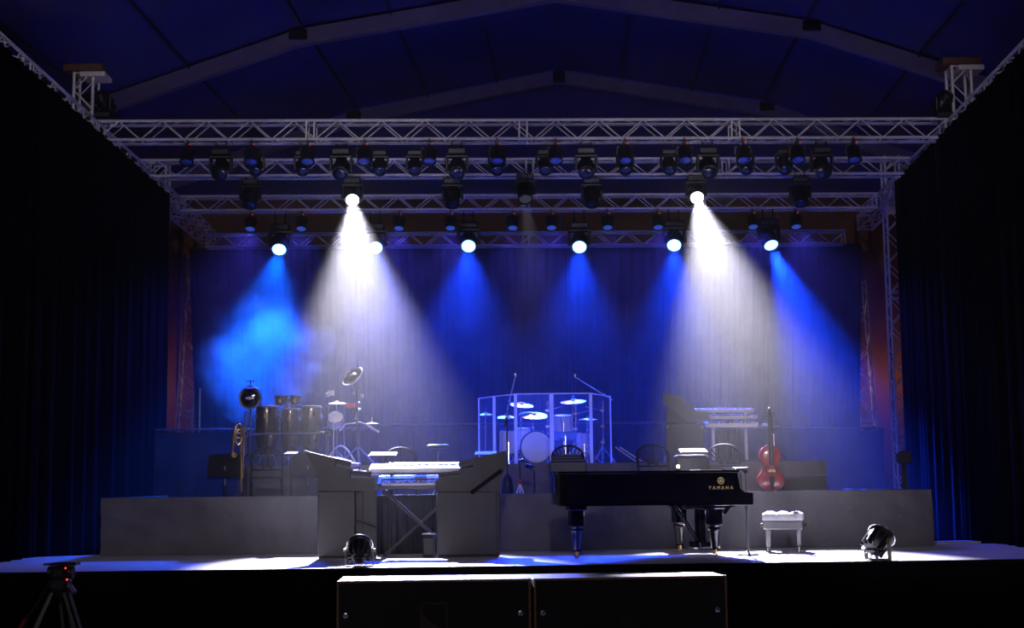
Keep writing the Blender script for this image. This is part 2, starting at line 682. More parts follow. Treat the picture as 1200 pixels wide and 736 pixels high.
# towers
def tower(label, base, top, up=(0, 1, 0), name='truss_tower', w=0.29, cap=None, node=None):
    t = truss(name, label, base, top, up, w=w, group=None, half=0.30, join=2.6)
    L = (Vector(top) - Vector(base)).length
    if node is not None:
        n_ = node - base[2]
        MB().box(n_ - 0.2, n_ + 0.2, -0.19, 0.19, -0.19, 0.19, 0.02).obj('sleeve_block', ALU, t)
    if cap:
        c = MB().box(L - 0.02, L + 0.10, -0.30, 0.30, -0.22, 0.22, 0.015).obj('tower_head', CAPM, t)
        c['label'] = 'rusty brown tower head'
        MB().box(L - 0.10, L - 0.02, -0.05, 0.34, -0.20, 0.20, 0.01).obj('pulley_frame', ALU, t)
    return t


def vtower(label, px, py, Y, ztop, **k):
    p = ap(px, py, Y)
    tower(label, Vector((p.x, p.y, GZ)), Vector((p.x, p.y, ztop)), **k)


vtower('front left truss tower with rusty brown head above the left wing', 101, 110, 20.95, 7.18, cap=True, node=HC + 0.02)
vtower('front right truss tower with rusty brown head above the right wing', 1124, 105, 21.05, 7.18, cap=True, node=HC + 0.02)
vtower('truss tower at the left end of the third truss, half hidden by the wing', 187, 240, 26.25, 7.0, node=HC)
vtower('full height truss tower right of the backdrop, beside the brown wall', 1045, 240, 26.35, 7.0, node=HC, w=0.27)


def lean(label, b, t, Y):
    B, T = ap(*b, Y), ap(*t, Y)
    d = (T - B) / (T.z - B.z)
    B2 = B + d * (GZ - B.z)
    truss('leaning_truss', label, B2, T, (0, 1, 0), w=0.34, half=0.36, cr=0.02)


lean('leaning truss leg behind the left edge of the backdrop', (218, 502), (231, 300), 30.2)
lean('leaning truss leg behind the right edge of the backdrop', (1016, 502), (1003, 330), 30.2)
pl = ap(233.5, 500, 29.4)
pt = ap(234.5, 455, 29.4)
tag(MB().cyl((pl.x, pl.y, GZ), pt, 0.022, n=8).obj('pole', ALU), 'thin upright metal pole beside the left leaning truss leg', 'pole')


# ================================================================ DRAPES
def drape(name, label, A, B, z0, z1, mtl, panels, folds, amp, cat='curtain', zfun=None, taper=0.0):
    A, B = Vector(A), Vector(B)
    root = thing(name, label, cat, ((A.x + B.x) / 2, (A.y + B.y) / 2, z0))
    n = (B - A)
    n.z = 0
    nn = Vector((-n.y, n.x, 0)).normalized()
    for i in range(panels):
        ph = random.random() * 6
        ph2 = random.random() * 6

        def f(u, v, i=i, ph=ph, ph2=ph2):
            t = (i + u * 0.997) / panels
            p = A + (B - A) * (0.5 + (t - 0.5) * (1 - taper * (1 - v)))
            a = amp * (0.35 + 0.65 * (1 - v))
            off = a * (math.sin(t * folds * 6.283 + ph + 0.9 * math.sin(t * 31 + ph2)) + 0.5 * math.sin(t * folds * 2.7 * 6.283 + ph2))
            zt = z1 if zfun is None else zfun(t)
            return (p.x + nn.x * off, p.y + nn.y * off, z0 + (zt - z0) * v)
        o = MB().grid(f, max(24, int(folds / panels * 10)), 6).obj('curtain_panel', mtl, None, 60)
        o.parent = root
        o.matrix_parent_inverse = root.matrix_world.inverted()
    return root


Lb, Rb = ap(222, 290, 29.40), ap(1010, 286, 29.50)
bd = drape('backdrop_curtain', 'tall dark pleated backdrop curtain hanging across the back of the stage', Lb, Rb, GZ, ap(600, 289, 29.2).z + 0.05, BACKD, 7, 64, 0.032, taper=0.045)
# side wings, hung from the side trusses down to the ground
drape('wing_curtain', 'black side curtain filling the left edge of the photo', ext(LW0, LW1, -0.35) + Vector((0.25, 0, 0)), ext(LW0, LW1, 0.95) + Vector((0.25, 0, 0)), GZ, HB + 0.09, VELVET, 4, 26, 0.05)
drape('wing_curtain', 'black side curtain filling the right edge of the photo', ext(RW0, RW1, -0.35) - Vector((0.27, 0, 0)), ext(RW0, RW1, 0.95) - Vector((0.27, 0, 0)), GZ, HB + 0.09, VELVET, 4, 26, 0.05)

# black draped guard rails behind the risers
ra = gp(182, 504, 1.8)
rb_ = gp(432, 502, 1.8)
rc = gp(870, 501.5, 1.8)
rd = gp(1035, 502, 1.8)


def rail(label, A, B, z0, z1, folds):
    r = drape('guard_rail', label, A, B, z0, z1 - 0.04, BACKD, 1, folds, 0.015, 'railing')
    for nm, mb in (('top_rail', MB().cyl((A.x, A.y, z1), (B.x, B.y, z1), 0.022, n=8)),):
        o = mb.obj(nm, GREYP)
        o.parent = r
        o.matrix_parent_inverse = r.matrix_world.inverted()
    n = 4
    for i in range(n + 1):
        p = Vector(A).lerp(Vector(B), i / n)
        o = MB().cyl((p.x, p.y + 0.06, z0), (p.x, p.y + 0.06, z1), 0.018, n=8).obj('post', BLACKM)
        o.parent = r
        o.matrix_parent_inverse = r.matrix_world.inverted()
    return r


rail('low black draped rail at far left behind the conga riser', ra, rb_, 0.0, 1.8, 8)
rail('low black draped rail at far right beside the brown wall', rc, rd, 0.0, 1.8, 6)
rm0, rm1 = gp(434, 498, 1.92), gp(866, 495, 1.92)
rail('taller pleated draped rail behind the drum shield at stage centre', rm0, rm1, 0.0, 1.92, 30)

# ================================================================ RISERS
RA, RB = gp(117, 652), gp(1095, 640)
RZ, RD = 0.72, 0.50                         # skirt top and the deck just behind it
rv = (RB - RA)
RL = rv.length
RM = frame(Vector((RA.x, RA.y, 0)), Vector((RB.x, RB.y, 0)))
r1 = thing('stage_riser', 'long low stage riser with a wrinkled grey cloth front', 'riser', matrix=RM)


def r1f(u, v):
    e = math.exp(-u * 9) + 0.8 * math.exp(-(1 - u) * 14)
    y = 0.012 * math.sin(u * 40 + v * 6) + 0.05 * e * math.sin((u * 90 + v * 13)) * v ** 0.7 * 0.5 + 0.006 * math.sin(u * 170 + v * 3)
    return (u * RL, y, 0.005 + (RZ - 0.005) * v)


MB().grid(r1f, 360, 14).obj('cloth_front', RISERC, r1, 60)
MB().box(0.0, RL, 0.03, 0.09, RZ - 0.05, RZ + 0.004, 0.004).obj('front_rail', RISERT, r1)
MB().box(0.02, RL - 0.02, 0.08, 4.4, RD - 0.06, RD).obj('riser_deck', RISERT, r1)
for s, x in ((0, 0.0), (1, RL)):
    MB().grid(lambda u, v, x=x: (x + 0.012 * math.sin(u * 30 + v * 4), 0.0 + u * 4.2, 0.005 + (RZ - 0.005) * v), 50, 6).obj('cloth_side', RISERC, r1, 60)
for i in range(9):
    for y in (0.25, 2.2, 4.2):
        MB().cyl((0.25 + i * (RL - 0.5) / 8, y, 0), (0.25 + i * (RL - 0.5) / 8, y, RD - 0.06), 0.025, n=8).obj('leg', ALU, r1)

UZ = 1.12                                  # top of the upper risers


def upper(label, pxa, pxb, Y0, Y1, skew=0.0):
    a, b = bx(pxa, Y0, UZ), bx(pxb, Y0 + skew, UZ)
    m = frame(Vector((a.x, a.y, RD)), Vector((b.x, b.y, RD)))
    L = (b - a).length
    t = thing('upper_riser', label, 'riser', matrix=m)
    H = UZ - RD
    MB().grid(lambda u, v: (u * L, 0.008 * math.sin(u * L * 9 + v * 4) + 0.012 * math.exp(-(1 - u) * L * 3) * math.sin(u * 60 + v * 14), H * v), int(40 * L), 8).obj('cloth_front', RISERC, t, 60)
    MB().box(0, L, 0.015, Y1 - Y0, H - 0.08, H, 0.006).obj('riser_deck', RISERT, t)
    for x in (0.0, L):
        MB().grid(lambda u, v, x=x: (x, 0.02 + u * (Y1 - Y0 - 0.04), (H - 0.08) * v), 6, 3).obj('cloth_side', RISERC, t, 60)
    for x in (0.15, L - 0.15):
        for y in (0.2, Y1 - Y0 - 0.2):
            MB().cyl((x, y, 0), (x, y, H - 0.08), 0.025, n=8).obj('leg', ALU, t)
    return t


upper('upper grey riser under the congas at left', 284, 442, 19.0, 21.4, 0.1)
upper('upper grey riser under the drum shield and rear keyboards', 586, 968, 19.3, 21.9, 0.2)

# ================================================================ LAMPS
TRUSSY = {}


def orient(d):
    """matrix taking +Z to d"""
    return Vector(d).to_track_quat('Z', 'Y').to_matrix().to_4x4()


def make_head(label, loc, s, aim, group, lens_m=None, lit=None, hang=None):
    """moving head hanging from its clamp at loc; s is its scale, aim the way its lens looks"""
    t = thing('moving_head_light', label, 'stage light', loc, 0, group, scale=s)
    b = MB().box(-0.15, 0.15, -0.11, 0.11, -0.16, -0.05, 0.02)
    b.box(-0.10, 0.10, -0.116, -0.105, -0.135, -0.075)
    b.obj('base', BLACKP, t)
    cz = (hang - loc[2]) / s if hang else 0.0
    k_ = MB().box(-0.11, 0.11, -0.02, 0.02, -0.055, -0.035)
    for sx in (-1, 1):
        k_.cyl((0.08 * sx, 0, -0.05), (0.08 * sx, 0, 0.01 + cz), 0.018, n=8).torus((0.08 * sx, 0, 0.03 + cz), 0.03, 0.01, Matrix.Rotation(R(90), 3, 'Y'), 12, 5)
    k_.obj('clamp', BLACKM, t)
    a = Vector(aim).normalized()
    side = Vector((a.y, -a.x, 0)) if abs(a.z) < 0.999 else Vector((1, 0, 0))
    side = Vector((1, 0, 0)) if side.length < 1e-3 else side.normalized()
    piv = Vector((0, 0, -0.36))
    yaw = math.atan2(a.x, -a.y)
    YM = Matrix.Rotation(yaw, 4, 'Z')
    y = MB()
    for sx in (-1, 1):
        y.box(sx * 0.165 - 0.022, sx * 0.165 + 0.022, -0.05, 0.05, -0.41, -0.19, 0.015, M=YM)
    y.box(-0.187, 0.187, -0.05, 0.05, -0.20, -0.155, 0.012, M=YM)
    y.obj('yoke', BLACKP, t)
    HM = Matrix.Translation(piv) @ orient(a)
    h = MB().lathe([(0.05, -0.19), (0.095, -0.18), (0.12, -0.13), (0.13, -0.03), (0.135, 0.05), (0.125, 0.10), (0.125, 0.155), (0.132, 0.16), (0.132, 0.185), (0.112, 0.187), (0.108, 0.165)], 20, HM)
    for k in range(6):
        an = k * math.pi / 3
        h.box(0.118, 0.142, -0.012, 0.012, -0.12, 0.03, M=HM @ Matrix.Rotation(an, 4, 'Z'))
    hd = h.obj('head', BLACKP, t)
    lm = lens_m or LENSD
    l = MB().lathe([(0.108, 0.166), (0.09, 0.178), (0.05, 0.186), (0.001, 0.188)], 20, HM).obj('lens', lm, hd)
    if lit:
        w = t.matrix_world @ (piv + a * 0.20)
        color, power, ang, blend = lit
        add_light('beam_light', 'SPOT', w, w + a * 5, power, color, ang, blend, 0.07 * s, parent=t)
    return t


def make_wash(label, loc, group, lens_m=None):
    t = thing('wash_light', label, 'stage light', loc, 0, group)
    MB().box(-0.03, 0.03, -0.03, 0.03, -0.05, 0.0, 0.008).cyl((0, 0, -0.09), (0, 0, -0.03), 0.02, n=8).torus((0, 0, 0.02), 0.03, 0.01, Matrix.Rotation(R(90), 3, 'Y'), 12, 5).obj('clamp', BLACKM, t)
    MB().tube([(-0.115, 0, -0.21), (-0.115, 0, -0.09), (0.115, 0, -0.09), (0.115, 0, -0.21)], 0.012, 6).obj('yoke', BLACKM, t)
    a = Vector((0, -0.42, -0.9)).normalized()
    HM = Matrix.Translation((0, 0, -0.21)) @ orient(a)
    b = MB().lathe([(0.05, -0.13), (0.085, -0.12), (0.10, -0.06), (0.10, 0.09), (0.108, 0.10), (0.108, 0.125), (0.09, 0.127), (0.088, 0.11)], 18, HM)
    for k in range(8):
        b.box(0.06, 0.108, -0.006, 0.006, -0.11, -0.02, M=HM @ Matrix.Rotation(k * math.pi / 4, 4, 'Z'))
    bd_ = b.obj('body', BLACKP, t)
    MB().lathe([(0.088, 0.11), (0.06, 0.122), (0.001, 0.128)], 18, HM).obj('lens', lens_m or LENSU, bd_)
    r = MB().box(0.03, 0.045, -0.034, -0.03, -0.045, -0.03).obj('indicator', LEDR, t)
    r['label'] = 'tiny red indicator'
    return t


def lit_head(label, lens_px, Y, s, target, group, lens_m, color, power, ang, blend):
    lens = ap(*lens_px, Y)
    a = (Vector(target) - lens).normalized()
    loc = lens - (a * 0.187 + Vector((0, 0, -0.36))) * s
    return make_head(label, loc, s, a, group, lens_m, (color, power, ang, blend), HB)


WH = (0.84, 0.81, 1.0)


# small wash lights clamped under the front face of the first truss
xs = [220, 295, 361, 427, 503, 582.5, 651, 732, 802, 870, 934, 1000]
proto = None
for i, x in enumerate(xs):
    p = ap(x, 166 - (x - 600) * 0.003, 20.82)
    lab = 'small black wash light with blue lens under the front truss, ' + nth(i, len(xs))
    if proto is None:
        proto = make_wash(lab, p, 'small wash lights on the front truss')
    else:
        dup(proto, p, lab)
glow = None
xs = [294, 353.6, 467.6, 528, 600.6, 646, 711.6, 770.6, 881.5, 932]
for i, x in enumerate(xs):
    p = ap(x, 248.5 - (x - 600) * 0.004, 26.15)
    lab = 'small dimly lit blue wash light under the third truss, ' + nth(i, len(xs))
    if glow is None:
        glow = make_wash(lab, p, 'small wash lights on the third truss', WASHB)
    else:
        dup(glow, p, lab)
    add_light('wash_beam', 'SPOT', p + Vector((0, -0.09, -0.36)), p + Vector((0, -4.0, -4.5)), 700, (0.07, 0.06, 1.0), 66, 1.0, 0.08)
# medium heads behind the front truss
xs = [300, 355, 445, 486, 582, 638, 732, 783.5, 873, 918]
proto = None
for i, x in enumerate(xs):
    p = ap(x, 174 - (x - 600) * 0.003, 21.12)
    lab = 'medium black moving head with narrow body on the front truss, ' + nth(i, len(xs))
    if proto is None:
        proto = make_head(lab, p, 0.74, (0.05, -0.55, -0.75), 'medium moving heads on the front truss')
    else:
        dup(proto, p, lab)
# large heads
xs = [259.5, 400, 535.5, 686.5, 829, 962]
proto = None
for i, x in enumerate(xs):
    p = ap(x, 171 - (x - 600) * 0.003, 21.1)
    lab = 'large black moving head with round dark lens under the front truss, ' + nth(i, len(xs))
    if proto is None:
        proto = make_head(lab, p, 0.95, (0.0, -0.72, -0.62), 'large moving heads on the front truss')
    else:
        dup(proto, p, lab)
# second truss: unlit heads and the two white beams
lit_head('moving head at centre under the second truss, above the drum kit, with added faint light', (616, 234), 23.3, 0.98, ap(640, 505, 20.8), None, emit('added faint lens glow', (0.7, 0.8, 1.0), 0.04), WH, 420, 24, 0.8)  # this head's white light and lens glow are added to bring out the drums
xs = [293.7, 530, 693, 937]
proto = None
for i, x in enumerate(xs):
    p = ap(x, 206 - (x - 600) * 0.004, 23.4)
    lab = 'unlit black moving head hanging under the second truss, ' + nth(i, len(xs))
    if proto is None:
        proto = make_head(lab, p, 0.98, (0.0, -0.35, -0.9), 'unlit moving heads on the second truss')
    else:
        dup(proto, p, lab)


lit_head('moving head throwing a white beam at left under the second truss', (413, 235), 23.2, 0.98, gp(440, 660), 'lit white moving heads', BEAMW, WH, 42000, 25, 0.9)
lit_head('moving head throwing a white beam at right under the second truss', (817, 232), 23.2, 0.98, gp(925, 655), 'lit white moving heads', BEAMW, WH, 42000, 25, 0.9)
BLUE = (0.004, 0.045, 1.0)
blues = [((327, 293), ap(306, 425, 23.6), 14000, 40), ((440, 291), ap(455, 545, 20.5), 14000, 32), ((549, 289), ap(540, 560, 20.0), 14000, 33),
         ((679, 290), ap(676, 540, 20.6), 12000, 33), ((790, 288), ap(796, 545, 21.0), 15000, 34), ((904, 288), ap(975, 470, 23.6), 65000, 31)]
for i, (lp, tg, pw, an) in enumerate(blues):
    BL = (0.0, 0.095, 1.0) if i == 0 else BLUE
    lit_head('moving head with glowing blue lens above the backdrop, ' + nth(i, 6), lp, 26.22, 1.2, tg, 'lit blue moving heads', BEAMB, BL, pw, an, 1.0)
# two dark lamps sitting on the ends of the front truss
for px, lab in ((121, 'dark moving head standing on the left end of the front truss'), (1106, 'dark moving head standing on the right end of the front truss')):
    p = ap(px, 143, 20.95)
    t = make_head(lab, p, 0.9, (0.3 if px < 600 else -0.3, -0.6, 0.5), 'dark heads on top of the front truss')
    t.rotation_euler.x = math.pi


# ================================================================ INSTRUMENTS AND FURNITURE
def cabinet_profile(pts, Y):
    return [(ap(x, y, Y).x, ap(x, y, Y).z) for x, y in pts]


def keyboard(mb_parent, name, x0, x1, y0, y1, z, tilt_axis=None):
    pass


def side_cabinet(label, upper_px, lower_px, Y, thick, name='keyboard_cabinet'):
    up_p = cabinet_profile(upper_px, Y)
    lo_p = cabinet_profile(lower_px, Y)
    cx = sum(p[0] for p in lo_p) / len(lo_p)
    zb = 0.0
    t = thing(name, label, 'cabinet', (cx, Y, zb))
    u = MB().prism([(x - cx, z) for x, z in up_p], 0, thick)
    u.obj('stepped_top', CABM, t)
    l = MB()
    xa, xb = min(p[0] for p in lo_p) - cx, max(p[0] for p in lo_p) - cx
    zt = max(p[1] for p in lo_p)
    l.box(xa, xb, 0.0, thick, 0.02, zt, 0.012)
    l.obj('lower_case', CABM, t)
    MB().box(xa + 0.01, xb - 0.01, 0.02, thick - 0.02, zb, 0.02).obj('plinth', BLACKM, t)
    return t, cx, xa, xb, zt, up_p


# ---- left keyboard cabinet
YC = 16.6
upL = [(357, 528), (393, 537), (393, 546), (410, 549.5), (410, 560), (437.5, 560.5), (437.5, 575.5), (372.5, 575.5), (372.5, 557)]
loL = [(372.5, 653), (416, 653), (416, 575.5), (372.5, 575.5)]
tL, cxL, xaL, xbL, ztL, upLp = side_cabinet('left dark keyboard cabinet with stepped side panel facing left to right', upL, loL, YC, 0.09)
tL['label'] = 'dark keyboard cabinet with stepped side, left of the floor keyboards'
xr = bx(441, YC, 0.5).x - cxL
MB().box(xbL + 0.005, xbL + 0.09, 0.05, 0.10, 0.0, ztL, 0.006).obj('recessed_panel', CABM, tL)
MB().box(xbL + 0.09, xr, 0.02, 0.06, 0.0, ztL, 0.004).obj('recessed_panel', CABM, tL)
MB().cyl((xbL + 0.01, -0.01, 0.45), (xr, -0.012, 0.36), 0.006, n=6).obj('cable', BLACKM, tL)
# ---- right keyboard cabinet
upR = [(593, 528), (556, 537), (554.5, 541), (554.5, 547), (538, 550), (538, 559), (510, 562.5), (510, 576), (585, 576), (588, 558), (593, 546)]
loR = [(513, 653.5), (584.5, 653.5), (584.5, 576), (513, 576)]
tR, cxR, xaR, xbR, ztR, upRp = side_cabinet('dark keyboard cabinet with stepped side, right of the floor keyboards', upR, loR, YC, 0.09)
rb0, rb1 = ap(588, 551, YC - 0.012), ap(552, 578, YC - 0.012)
MB().cyl((rb0.x - cxR, -0.012, rb0.z), (rb1.x - cxR, -0.012, rb1.z), 0.022, n=8).obj('diagonal_strip', CHAIRM, tR)  # dark matt rod set diagonally across the cabinet side
MB().box(xbR - 0.035, xbR + 0.006, -0.006, 0.12, 0.01, ztR, 0.004).obj('edge_trim', BLACKM, tR)


def synth(label, center, L, Wd, H, mtx, body_m, panel_m, group=None, name='synthesizer', octaves=5):
    """keyboard: local X along its length, -Y towards its player, Z up"""
    t = thing(name, label, 'keyboard', matrix=mtx, group=group)
    b = MB().box(-L / 2, L / 2, -Wd / 2, Wd / 2, 0, H * 0.62, 0.008)
    b.box(-L / 2, L / 2, 0.0, Wd / 2, H * 0.60, H, 0.006)
    b.box(-L / 2, -L / 2 + 0.05, -Wd / 2, 0.0, H * 0.6, H, 0.005)
    b.box(L / 2 - 0.05, L / 2, -Wd / 2, 0.0, H * 0.6, H, 0.005)
    b.obj('body', body_m, t)
    MB().box(-L / 2 + 0.06, L / 2 - 0.06, 0.02, Wd / 2 - 0.02, H, H + 0.004).obj('control_panel', panel_m, t)
    n = octaves * 7 + 1
    kw = (L - 0.11) / n
    wm = MB().box(-kw * 0.46, kw * 0.46, -Wd / 2 + 0.012, -0.005, H * 0.6, H * 0.86).mesh('white_key', WHITEP)
    bm2 = MB().box(-kw * 0.28, kw * 0.28, -Wd / 2 + 0.065, -0.005, H * 0.85, H * 1.0).mesh('black_key', BLACKP)
    for i in range(n):
        x = -L / 2 + 0.055 + (i + 0.5) * kw
        inst('white_key', wm, t, Matrix.Translation((x, 0, 0)))
        if i % 7 in (0, 1, 3, 4, 5) and i < n - 1:
            inst('black_key', bm2, t, Matrix.Translation((x + kw / 2, 0, 0)))
    MB().box(-0.07, 0.07, Wd / 2 - 0.10, Wd / 2 - 0.04, H + 0.004, H + 0.012).obj('display', GREYP, t)
    return t


def tier(label, px, py, Y, length, side, tilt, group):
    """keyboard running back from a cabinet; side +1: player sits to its right"""
    p = ap(px, py, Y)
    x = Vector((0, side, 0))                       # length runs in depth
    ydir = Vector((-side, 0, 0))                   # away from the player
    m = Matrix(((0, -side, 0, p.x), (side, 0, 0, p.y + length / 2), (0, 0, 1, p.z), (0, 0, 0, 1)))
    m = m @ Matrix.Rotation(tilt, 4, 'X')
    return synth(label, p, length, 0.28, 0.07, m, GREYP, BLACKP, group)


tier('upper dark keyboard resting on the left stepped cabinet', 397, 545, YC + 0.10, 1.0, 1, R(14), 'cabinet keyboards')
tier('lower dark keyboard resting on the left stepped cabinet', 421, 558.5, YC + 0.10, 1.0, 1, R(6), 'cabinet keyboards')
tier('upper dark keyboard resting on the right stepped cabinet', 552, 545, YC + 0.10, 1.0, -1, R(14), 'cabinet keyboards')
tier('lower dark keyboard resting on the right stepped cabinet', 528, 560, YC + 0.10, 1.0, -1, R(6), 'cabinet keyboards')
# inner legs carrying the rear ends of the cabinet keyboards
for nm, px, z in (('left', 408, 1.0), ('right', 541, 1.0)):
    p = bx(px, YC + 0.72, 0)
    st = thing('keyboard_stand', 'upright black column stand carrying the %s cabinet keyboards' % nm, 'stand', p)
    MB().box(-0.02, 0.02, -0.02, 0.02, 0.02, 0.84, 0.004).obj('column', BLACKM, st)
    MB().box(-0.24, 0.24, -0.03, 0.03, 0.0, 0.03, 0.006).obj('foot', BLACKM, st)
    MB().box(-0.16, 0.16, -0.02, 0.02, 0.82, 0.85, 0.004).obj('arm', BLACKM, st)

# ---- centre keyboards on an X stand, between the cabinets
YK = 17.0
a0, a1 = ap(432, 549.5, YK), ap(556, 547.5, YK)
pm = (a0 + a1) / 2
m = Matrix.Translation(pm) @ Matrix.Rotation(R(12), 4, 'X')
k1 = thing('synthesizer', 'upper white keyboard glowing in the beam between the two cabinets', 'keyboard', matrix=m)
Lk = (a1 - a0).length
MB().box(-Lk / 2, Lk / 2, -0.02, 0.30, -0.055, 0.0, 0.012).obj('body', WHITEP, k1)
MB().prism([(-Lk / 2 + 0.06, 0.24), (-Lk / 2 + 0.17, 0.05), (Lk / 2 - 0.04, 0.05), (Lk / 2 - 0.04, 0.12), (-Lk / 2 + 0.2, 0.12), (-Lk / 2 + 0.13, 0.24)], 0.0, 0.006, 'Z').obj('control_panel', BLACKP, k1)
wm = MB().box(-0.011, 0.011, 0.13, 0.27, 0.0, 0.016).mesh('white_key', WHITEP)
bm2 = MB().box(-0.007, 0.007, 0.13, 0.21, 0.015, 0.026).mesh('black_key', BLACKP)
for i in range(44):
    inst('white_key', wm, k1, Matrix.Translation((-Lk / 2 + 0.24 + i * 0.0238, 0, 0)))
    if i % 7 in (0, 1, 3, 4, 5):
        inst('black_key', bm2, k1, Matrix.Translation((-Lk / 2 + 0.252 + i * 0.0238, 0, 0)))
b0, b1 = ap(442, 574, YK - 0.05), ap(542, 573, YK - 0.05)
pm2 = (b0 + b1) / 2
m = Matrix.Translation(pm2) @ Matrix.Rotation(R(20), 4, 'X') @ Matrix.Translation((0, 0.14, 0))
k2 = synth('lower keyboard with white keys below the glowing white one', pm2, (b1 - b0).length, 0.30, 0.08, m, GREYP, SILVERP, None)
xs_ = thing('keyboard_stand', 'black X-frame keyboard stand between the two cabinets', 'stand', (pm2.x, YK, 0))
zt = pm2.z - 0.01
for sx in (-1, 1):
    MB().box(-0.018, 0.018, -0.02, 0.02, 0, math.hypot(0.86, zt), 0.004, M=rod_M((-0.43 * sx, 0.06 * sx, 0.01), (0.43 * sx, 0.06 * sx, zt))).obj('cross_leg', BLACKM, xs_)
for sx in (-1, 1):
    MB().cyl((0.43 * sx, -0.14, 0.014), (0.43 * sx, 0.34, 0.014), 0.014, n=8).obj('foot', BLACKM, xs_)
    MB().cyl((0.43 * sx, -0.10, zt - 0.02), (0.43 * sx, 0.3, zt - 0.0), 0.014, n=8).obj('arm', BLACKM, xs_)
    MB().box(0.36 * sx - 0.015, 0.36 * sx + 0.015, 0.17, 0.22, zt - 0.1, 1.08, 0.004).obj('upper_post', BLACKM, xs_)
MB().ball((0, 0, zt / 2), 0.03, (1, 1.5, 1)).obj('hub', BLACKM, xs_)
# black cloth hung behind the stand
p0, p1 = bx(441, 17.35, 0), bx(512, 17.35, 0)
drape('keyboard_cloth', 'dark cloth hanging behind the X-frame keyboard stand', p0, p1, 0.01, 0.72, BACKD, 1, 7, 0.018, 'cloth')
pd = thing('sustain_pedal', 'small pale pedal unit on the floor under the X-frame stand', 'pedal', bx(503, 16.9, 0))
MB().box(-0.07, 0.07, -0.10, 0.10, 0.0, 0.24, 0.02).obj('pedestal', BLACKP, pd)
MB().box(-0.08, 0.08, -0.12, 0.06, 0.26, 0.275, 0.004).obj('tread', SILVERP, pd)


# ---- sheets on stands that catch the beams
def music_stand(label, px, py, Y, z0, w=0.48, h=0.32, paper=False, tilt=-25, name='music_stand'):
    c = ap(px, py, Y)
    t = thing(name, label, 'music stand', (c.x, c.y, z0))
    zc = c.z - z0
    M = Matrix.Translation((0, 0, zc)) @ Matrix.Rotation(R(tilt), 4, 'X')
    d = MB().box(-w / 2, w / 2, -0.004, 0.004, -h / 2, h / 2, 0.003, M=M)
    d.box(-w / 2, w / 2, 0.0, 0.07, -h / 2 - 0.004, -h / 2 + 0.004, M=M)
    dk = d.obj('desk', BLACKM, t)
    MB().box(-w / 2 + 0.02, w / 2 - 0.02, -0.012, 0.03, h / 2 - 0.006, h / 2 + 0.004, M=M).obj('desk_lip', BLACKM, dk)
    MB().cyl((0, -0.03, 0.12), (0, -0.02, zc), 0.013, n=8).obj('shaft', CHROME, t)
    MB().cyl((0, -0.03, 0.06), (0, -0.03, 0.36), 0.018, n=8).obj('tube', BLACKM, t)
    for k in range(3):
        a = R(90 + 120 * k)
        MB().tube([(0, -0.03, 0.17), (0.12 * math.cos(a), -0.03 + 0.12 * math.sin(a), 0.13), (0.30 * math.cos(a), -0.03 + 0.30 * math.sin(a), 0.01)], 0.010, 6).obj('leg', BLACKM, t)
    return t


music_stand('black music stand beside the trombone at far left', 264, 546, 18.3, RD, 0.46, 0.32)
music_stand('black music stand half hidden behind the left keyboard cabinet', 361, 545, 18.3, RD, 0.40, 0.30)


def sheet(label, px0, px1, pyc, Y, tilt=12, d=0.30):
    a, b = ap(px0, pyc, Y), ap(px1, pyc, Y)
    c = (a + b) / 2
    w = (b - a).length
    t = thing('music_stand', label, 'music stand', (c.x, c.y, RD))
    M = Matrix.Translation((0, 0, c.z - RD)) @ Matrix.Rotation(R(tilt), 4, 'X')
    MB().box(-w / 2, w / 2, -d / 2, d / 2, -0.012, 0.0, 0.003, M=M).obj('desk', BLACKM, t)
    s = MB().box(-w / 2 + 0.012, w / 2 - 0.012, -d / 2 + 0.01, d / 2 - 0.01, 0.0, 0.006, M=M).obj('music_sheet', PAPER, t)
    s['label'] = 'bright white sheet'
    MB().cyl((0, 0, 0.03), (0, 0, c.z - RD - 0.01), 0.013, n=8).obj('shaft', BLACKM, t)
    for k in range(3):
        an = R(30 + 120 * k)
        MB().cyl((0, 0, 0.16), (0.26 * math.cos(an), 0.26 * math.sin(an), 0.01), 0.010, n=6).obj('leg', BLACKM, t)


sheet('flat music stand with a glowing white sheet above the left floor keyboards', 433, 465, 532, 18.35, 9)
sheet('flat music stand with a glowing white sheet behind the grand piano', 796, 828, 528, 18.6, 10)
sheet('small flat music stand with a blue lit sheet left of the left cabinet', 334, 348, 531, 18.35, 6)
sheet('flat music stand with a blue lit sheet behind the right cabinet', 556, 582, 531, 18.35, 8)


